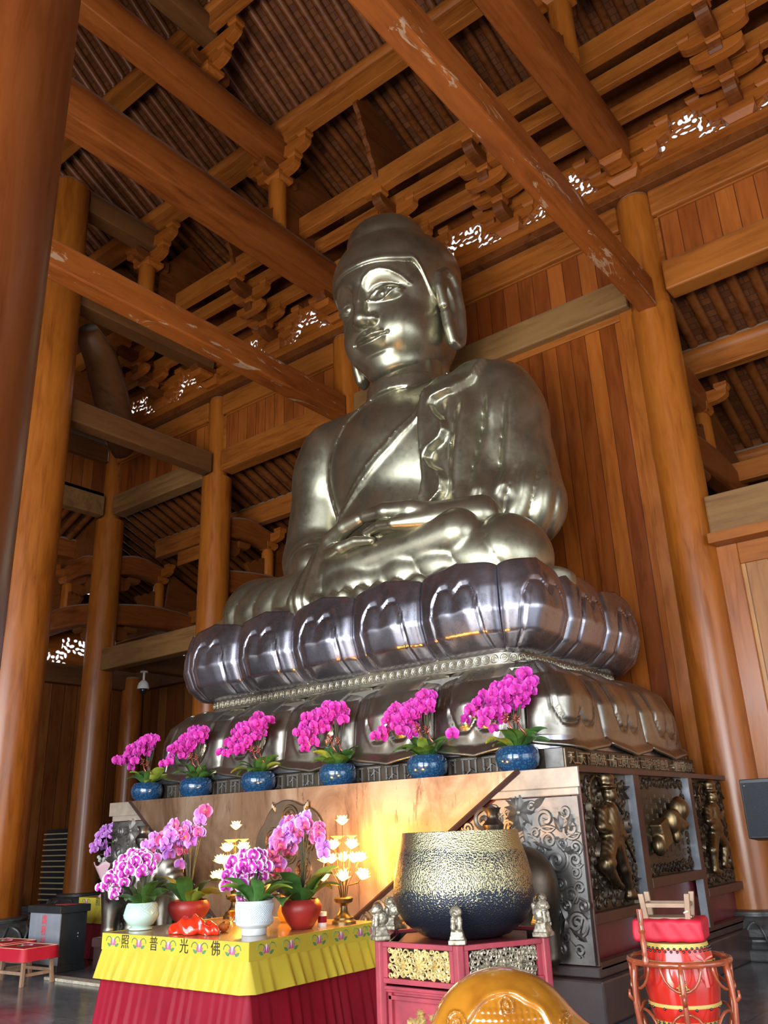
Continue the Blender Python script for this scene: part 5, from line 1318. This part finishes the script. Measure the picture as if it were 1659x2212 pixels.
def fish_fn(X,Y,Z):
    d=ell(X,Y,Z,(0,0,.33),(.345,.31,.33)); d=smin(d,ell(X,Y,Z,(.30,.03,.22),(.24,.20,.20)),.12)
    # view plane coords for relief on the front
    u=X; v=Z-.33; f=sstep(-Y,-.02,.06)
    sc=sdpoly(u,v,FISH_EDGE)
    d=d+f*.011*(1-sstep(sc,-.014,.004))-f*(1-sstep(sc,-.022,-.010))*.0045*np.abs(np.sin(u*120+v*12))*np.abs(np.sin(v*120))
    d=d-f*.008*np.exp(-((sc-.012)/.012)**2)
    def coil(cu,cv,r):
        a=np.arctan2(v-cv,u-cu); q=np.hypot(u-cu,v-cv); ph=(q/r*2.2-a/(2*PI))%1; return np.where(q<r,np.exp(-((ph-.5)/.16)**2),0)
    for cu,cv,r_ in ((-.195,.15,.05),(-.205,.045,.05),(.02,.215,.035),(.26,.02,.06),(.27,.14,.035)): d=d-f*.013*coil(cu,cv,r_)
    for p in ([(.02,.12),(.08,.05),(.12,-.08),(.13,-.2)],[(.0,.08),(.06,-.01),(.10,-.12),(.11,-.22)],[(.05,.10),(.12,.02),(.16,-.08),(.17,-.2)]):
        d=d-f*.016*np.exp(-(polyd(u,v,p)/.022)**2)
    return d
fk=thing('wooden_fish','large glossy amber wooden fish drum with carved scrolls, cut by the bottom edge','wooden fish',(-1.90,3.05,.56))
fk.scale=(.82,.82,.82)
fb=sdf_mesh('body',fish_fn,(-.40,-.36,-.02),(.60,.36,.69),.006,M['fish'],fk); fb.rotation_euler=(0,0,math.radians(32))
t=thing('cushioned_stand','small red cushion stand under the wooden fish','stand',(-1.90,3.02,0))
MB().lathe([(.26,0),(.26,.42),(.29,.44),(.29,.52),(.22,.565)],n=28).build('cushion',M['red'],t,smooth=40); 
# ---------------------------------------------------------------- drum, its stand, upturned stool, beater
DX,DY=-1.985,5.02
M['drumred']=simple('glossy_vermilion_lacquer',(.55,.022,.012),.2,0,.15,4,Coat_Weight=.6); M['stud']=simple('dark_iron_stud',(.10,.10,.11),.3,.9); M['ochre']=simple('ochre_drum_rim',(.55,.40,.10),.5); M['rosew']=simple('polished_rosewood',(.30,.06,.022),.2,0,.3,8,Coat_Weight=.5); M['rawwood']=simple('grey_brown_raw_wood',(.30,.19,.12),.6,0,.25,8)
dr=thing('drum','small red barrel drum with iron studs, in a rosewood stand beside the altar','drum',(DX,DY,.57))
dr.scale=(1,1,.84)
prof=[(.155,0),(.163,.03),(.178,.10),(.192,.20),(.194,.25),(.188,.33),(.174,.42),(.163,.46),(.157,.475)]
MB().lathe(prof,n=48).build('shell',M['drumred'],dr,smooth=50)
MB().lathe([(.158,.468),(.167,.430),(.170,.430),(.160,.478),(.0,.480)],n=48,cap=False).build('drum_skin',M['ochre'],dr,smooth=40)
MB().lathe([(.158,.012),(.168,.045),(.172,.045),(.160,.0),(.0,-.002)],n=48,cap=False).build('drum_skin',M['ochre'],dr,smooth=40)
for z,r_ in ((.13,.186),(.37,.185)): MB().lathe([(r_,z-.008),(r_+.002,z),(r_-.002,z+.012)],n=48,cap=False).build('gilt_band',M['ochre'],dr,smooth=True)
SP=[]
for z,r_,n_,o_ in ((.452,.168,34,0),(.436,.171,34,.09),(.018,.166,34,0),(.036,.170,34,.09),(.118,.185,14,0),(.372,.186,14,0)):
    for k in range(n_): a=2*PI*(k+o_*5)/n_; SP.append((r_*math.cos(a),r_*math.sin(a),z))
SP.sort(key=lambda p:(p[0]*DX+p[1]*DY)-.3*p[2])
stud=MB().sphere((0,0,0),.0085,6,4).build('stud',M['stud'],dr,smooth=True); stud.location=SP[0]
for p in SP[1:96]: q=stud.copy(); COL.objects.link(q); q.location=p
b=MB()
for p in SP[96:]: b.sphere(p,.0085,6,4)
nm(b.build('far_studs',M['stud'],dr,smooth=True),kind='stuff')
b=MB(); va=math.atan2(-DY,-DX)
b.tube([(.197*math.cos(va+.10*math.cos(t_)),.197*math.sin(va+.10*math.cos(t_)),.235+.03*math.sin(t_)) for t_ in [2*PI*i/20 for i in range(21)]],.004,5,cap=False)
for q in range(6): b.sphere((.197*math.cos(va+.14*math.cos(q)),.197*math.sin(va+.14*math.cos(q)),.235+.045*math.sin(q)),.007,6,4)
b.build('ring_plate',simple('brass_plate',(.65,.5,.15),.3,.8),dr,smooth=True)
ds=thing('drum_stand','curved rosewood stand with a hoop around the red drum','stand',(DX,DY,0))
MB().tube([(.262*math.cos(a),.262*math.sin(a),.885) for a in [2*PI*i/48 for i in range(49)]],.016,8,cap=False,flat=1.0).build('hoop',M['rosew'],ds,smooth=True)
MB().tube([(.20*math.cos(a),.20*math.sin(a),.545) for a in [2*PI*i/40 for i in range(41)]],.014,8,cap=False).build('hoop',M['rosew'],ds,smooth=True)
for i in range(6):
    a=va+PI/3*i; c,s_=math.cos(a),math.sin(a)
    P=lambda r_,z:(r_*c,r_*s_,z)
    MB().tube([P(.265,.90),P(.275,.82),P(.285,.70),P(.275,.60),P(.245,.52),P(.25,.40),P(.30,.15),P(.33,0)],[.013,.016,.014,.015,.018,.016,.016,.02],8).build('leg',M['rosew'],ds,smooth=True)
    MB().tube([P(.285,.70),P(.315,.73),P(.312,.76)],[.010,.010,.006],6).build('leaf_hook',M['rosew'],ds,smooth=True)
    for z0,z1,sg in ((.885,.76,1),(.545,.66,-1)):
        pts=[((.262 if sg>0 else .235)*math.cos(a+.40*math.cos(PI*k/10)),(.262 if sg>0 else .235)*math.sin(a+.40*math.cos(PI*k/10)),z0+(z1-z0)*math.sin(PI*k/10)) for k in range(11)]
        MB().tube(pts,.008,6).build('arched_rail',M['rosew'],ds,smooth=True)
t=thing('ribbon_bow','small pink ribbon bow tied on the drum hoop at the right','ribbon',(DX+.20,DY-.17,.905))
M['pinkr']=simple('coral_pink_ribbon',(.75,.16,.15),.5)
b=MB(); 
for a in (.6,2.4): b.tube([(0,0,0),(.035*math.cos(a),0,.03*math.sin(a)),(.055*math.cos(a),.0,.035*math.sin(a)+.005)],[.004,.014,.010],6,flat=.35)
b.tube([(0,0,0),(.0,-.012,-.05),(.005,-.015,-.12)],[.005,.009,.012],6,flat=.3); b.build('bow',M['pinkr'],t,smooth=True)
bt=thing('drum_beater','turned rosewood rod standing upright against the drum hoop','beater',(DX-.075,DY-.265,.885))
MB().lathe([(.016,0),(.020,.02),(.012,.035),(.016,.045),(.013,.06),(.017,.10),(.011,.14),(.015,.15),(.019,.158),(.013,.17),(.015,.19),(.016,.26),(.014,.265)],n=16).build('rod',M['rosew'],bt,smooth=50)
MB().box(-.003,.003,-.0175,-.010,.20,.262).build('slot',M['black'],bt)
sl=thing('stool','upturned wooden stool with a bright red padded seat, lying on the drum','stool',(DX-.02,DY,.977),math.radians(12))
def pad_fn(X,Y,Z):
    q=np.maximum(np.maximum(np.abs(X)-.165,np.abs(Y)-.115),np.abs(Z-.055)-.038); ox=np.maximum(np.abs(X)-.165,0); oy=np.maximum(np.abs(Y)-.115,0); oz=np.maximum(np.abs(Z-.055)-.035,0)
    return np.sqrt(ox**2+oy**2+oz**2)-.020+.003*np.sin(X*70+Z*50)*np.sin(Y*60)
M['hotred']=simple('bright_crimson_cloth',(.48,.005,.025),.6,0,.08,4)
sdf_mesh('seat_pad',pad_fn,(-.20,-.15,-.01),(.20,.15,.12),.007,M['hotred'],sl)
MB().box(-.125,.125,-.08,.08,.10,.116).build('seat_board',M['rawwood'],sl)
for x,y in ((-.11,-.075),(.11,-.075),(.11,.075),(-.11,.075)):
    MB().add([(x*s1+dx,y*s2+dy,z) for z,s1,s2 in ((.105,1,1),(.235,1.12,1.15)) for dx,dy in ((-.014,-.014),(.014,-.014),(.014,.014),(-.014,.014))],[(0,3,2,1),(4,5,6,7),(0,1,5,4),(1,2,6,5),(2,3,7,6),(3,0,4,7)]).build('leg',M['rawwood'],sl,bevel=.003)
for (a,b1),(c,d) in (((-.115,-.08),(.115,-.08)),((-.115,.08),(.115,.08)),((-.115,-.08),(-.115,.08)),((.115,-.08),(.115,.08))):
    MB().box(min(a,c)-.006,max(a,c)+.006,min(b1,d)-.007,max(b1,d)+.007,.165,.187).build('stretcher',M['rawwood'],sl,bevel=.002)
MB().tube([(.11+.017*math.cos(a),-.075+.017*math.sin(a),.12+.004*k) for k,a in enumerate([i*.7 for i in range(14)])],.004,5).build('white_tie',M['white'],sl)
# ---------------------------------------------------------------- speaker, red draped stand, donation box, stools, shelf, threshold
t=thing('loudspeaker','black wall speaker hanging beside the tall column, at the right edge','speaker',(-2.95,10.1,0))
MB().prism([(0,1.36),(.30,1.33),(.30,1.93),(0,1.97)],-.08,.38,'x').build('cabinet',M['black'],t,bevel=.01)
MB().box(-.06,.36,-.012,.0,1.38,1.93).build('grille',simple('black_cloth_grille',(.03,.035,.042),.8,0,.3,80,.5,300),t)
MB().sphere((-.03,-.015,1.90),.010,8,6).build('badge',M['slate'],t)
MB().tube([(.15,.3,1.6),(.15,1.6,1.6)],.03,8).build('bracket',M['black'],t)
t=thing('draped_lectern','red cloth draped stand at the far right edge below the speaker','stand',(-2.02,8.6,0))
MB().box(-.25,.25,-.2,.2,0,1.22).build('cabinet',M['frame'],t); b=MB(); pleats(b,-.27,.27,-.22,.22,.85,1.25,8,.02,.04); b.box(-.27,.27,-.22,.22,1.235,1.25); b.build('red_drape',M['hotred'],t,smooth=30)
M['steel']=simple('brushed_grey_steel',(.30,.33,.38),.4,.15,.15,4); M['steeld']=simple('dark_steel',(.055,.06,.065),.4,.6,.2,4); M['redpaint']=simple('faded_red_lettering',(.75,.06,.09),.6)
t=thing('donation_box','grey steel donation box with red lettering on the floor left of the altar','donation box',(-11.87,7.02,0))
MB().box(0,.74,0,.012,.0,.70).build('front_sheet',M['steel'],t); MB().box(.0,.74,.012,.40,.0,.70).build('body',M['steeld'],t,bevel=.004)
MB().box(-.012,.752,-.012,.415,.0,.08).build('base',M['steeld'],t,bevel=.006); 
l=MB().box(-.03,.77,-.03,.43,.70,.79).build('lid',M['steeld'],t,bevel=.006); MB().box(.35,.60,.15,.32,.79,.793).build('lid_label',M['redpaint'],l)
for i,ch in enumerate('廣種福田'): text('character',ch,.13,(-11.87+.36,7.018,.61-.135*i),(PI/2,0,0),M['redpaint'],t,.001)
MB().sphere((.745,.28,.44),.012,8,6).build('lock',M['slate'],t); MB().sphere((.745,.28,.40),.010,8,6).build('lock',M['slate'],t)
def kneeler(loc,label,rz=0):
    t=thing('kneeling_stool',label,'stool',loc,rz,'kneeling stools beside the donation box')
    p=MB(); p.grid(lambda u,v:(lerp(-.33,.33,u),lerp(-.24,.24,v),.40+.012*math.sin(PI*u)*math.sin(PI*v)),10,8); b=MB(); pleats(b,-.33,.33,-.24,.24,.27,.402,3,.012,.02); b.v+=[] 
    c=p.build('cushion_top',M['hotred'],t,smooth=True,solid=.006); b.build('cushion_skirt',M['hotred'],t,smooth=True)
    q=MB(); q.tube([(-.31,-.23,.405),(.31,-.23,.405),(.31,.23,.405),(-.31,.23,.405),(-.31,-.23,.405)],.006,5); q.build('piping',simple('gold_piping',(.75,.5,.3),.5),c)
    bp,bw_,bg3=MB(),MB(),MB(); T_=lambda u,v,h=0:(u,v,.414+h)
    for k in range(5):
        leafrel(bw_,T_,-.02,-.02,.12,PI/2+(k-2)*.5,.025,.002); leafrel(bp,T_,.0,-.02,.10,PI/2+(k-2)*.45+.2,.018,.003)
    for k in range(3): leafrel(bg3,T_,-.05+.06*k,-.08,.10,.2+k,.018,.002)
    bw_.build('white_embroidery',M['whi'],c); bp.build('pink_embroidery',M['pink'],c); bg3.build('green_embroidery',M['grn'],c)
    for x,y in ((-.27,-.18),(.27,-.18),(.27,.18),(-.27,.18)):
        MB().add([(x*s1+dx,y*s2+dy,z) for z,s1,s2 in ((0,1.12,1.15),(.33,1,1)) for dx,dy in ((-.02,-.02),(.02,-.02),(.02,.02),(-.02,.02))],[(0,3,2,1),(4,5,6,7),(0,1,5,4),(1,2,6,5),(2,3,7,6),(3,0,4,7)]).build('leg',M['rawwood'],t,bevel=.003)
    for y in (-.19,.19): MB().box(-.28,.28,y-.012,y+.012,.12,.155).build('stretcher',M['rawwood'],t)
    for x in (-.28,.28): MB().box(x-.012,x+.012,-.19,.19,.10,.135).build('stretcher',M['rawwood'],t)
kneeler((-10.80,6.36,0),'red embroidered kneeling stool nearest the donation box',.06)
kneeler((-11.62,6.55,0),'red embroidered kneeling stool at the left edge, behind the other',.06)
M['thr']=simple('pale_carved_threshold_stone',(.50,.46,.36),.5,0,.35,30)
nm(MB().box(-10.75,-7.2,6.62,6.78,0,.035).build('threshold_strip',M['thr'],bevel=.006),'low pale stone strip on the floor in front of the donation box','threshold')
t=thing('scripture_rack','tall black rack of shelves with gilt edges behind the corner column','rack',(0,0,0))
MB().box(-22.1,-16.6,13.3,13.9,0,1.90).build('carcass',M['black'],t)
M['giltedge']=simple('pale_gilt_edging',(.62,.48,.28),.4,.3)
for i in range(14):
    z=.06+i*.132; MB().box(-22.12,-16.58,13.24,13.31,z,z+.030).build('shelf_edge',M['giltedge'],t)
# ---------------------------------------------------------------- bronze elephants flanking the altar front
def elephant_fn(X,Y,Z):
    d=ell(X,Y,Z,(-.10,0,.66),(.48,.27,.33)); d=smin(d,ell(X,Y,Z,(-.42,0,.60),(.24,.25,.34)),.12); d=smin(d,ell(X,Y,Z,(.45,-.02,.80),(.22,.19,.22)),.10)
    for x,y in ((-.44,-.13),(-.36,.13),(.18,-.14),(.24,.13)):
        d=smin(d,cap(X,Y,Z,(x,y,.52),(x-.03 if x<0 else x,y,.08),.155,.105),.08); d=smin(d,ell(X,Y,Z,(x,y,.04),(.125,.125,.05)),.03)
    p=[(.58,-.04,.74),(.74,-.05,.55),(.80,-.05,.33),(.86,-.05,.18),(.97,-.05,.17),(1.02,-.05,.27),(.96,-.05,.34)]; rs=[.13,.105,.085,.07,.06,.05,.042]
    for a,b,r0,r1 in zip(p[:-1],p[1:],rs[:-1],rs[1:]): d=smin(d,cap(X,Y,Z,a,b,r0,r1),.03)
    d=d-.006*np.sin(np.hypot(X-.6,Z-.9)*70)*(X>.62)
    for s in (-1,1):
        d=smin(d,ell(X,Y,Z,(.34,s*.22,.76),(.15,.035,.20)),.02); d=smin(d,cap(X,Y,Z,(.58,s*.11,.66),(.82,s*.14,.60),.032,.012),.02)
    bl=np.abs(np.abs(X+.08)-.26)-.015; d=d-.02*(1-sstep(bl,0,.01))*(Z>.42)-.010*np.abs(np.sin(X*30))*(np.abs(X+.08)<.26)*(Z>.45)
    return d
el=sdf_mesh('figure',elephant_fn,(-.75,-.35,-.02),(1.12,.35,1.05),.022,M['darkbr'],None,1)
M['elsil']=bronze('grey_silver_bronze',(.30,.28,.24),(.15,.14,.12),.36)
def elephant(x,mir,label,m):
    t=thing('elephant_statue',label,'statue',(x,7.20,.45)); o=el if mir else el.copy()
    if not mir: COL.objects.link(o); o.data=el.data.copy(); o.data.materials.clear(); o.data.materials.append(m)
    o.parent=t
    if mir: o.rotation_euler=(0,0,PI)
    MB().lathe([(.10,.93),(.13,.95),(.05,.99),(.045,1.03),(.09,1.09),(.10,1.15),(.055,1.20),(.05,1.24),(.085,1.30),(.075,1.30)],(-.08 if not mir else .08,0,0),20).build('vase',m,t,smooth=45)
    MB().box(-.72,.40,-.22,.16,-.11,-.0).build('pedestal',M['plinth'],t,bevel=.02)
elephant(-9.62,False,'grey bronze elephant with a vase on its back, behind the left orchids',M['elsil'])
elephant(-4.52,True,'dark bronze elephant with a vase on its back, behind the bell bowl',M['darkbr'])
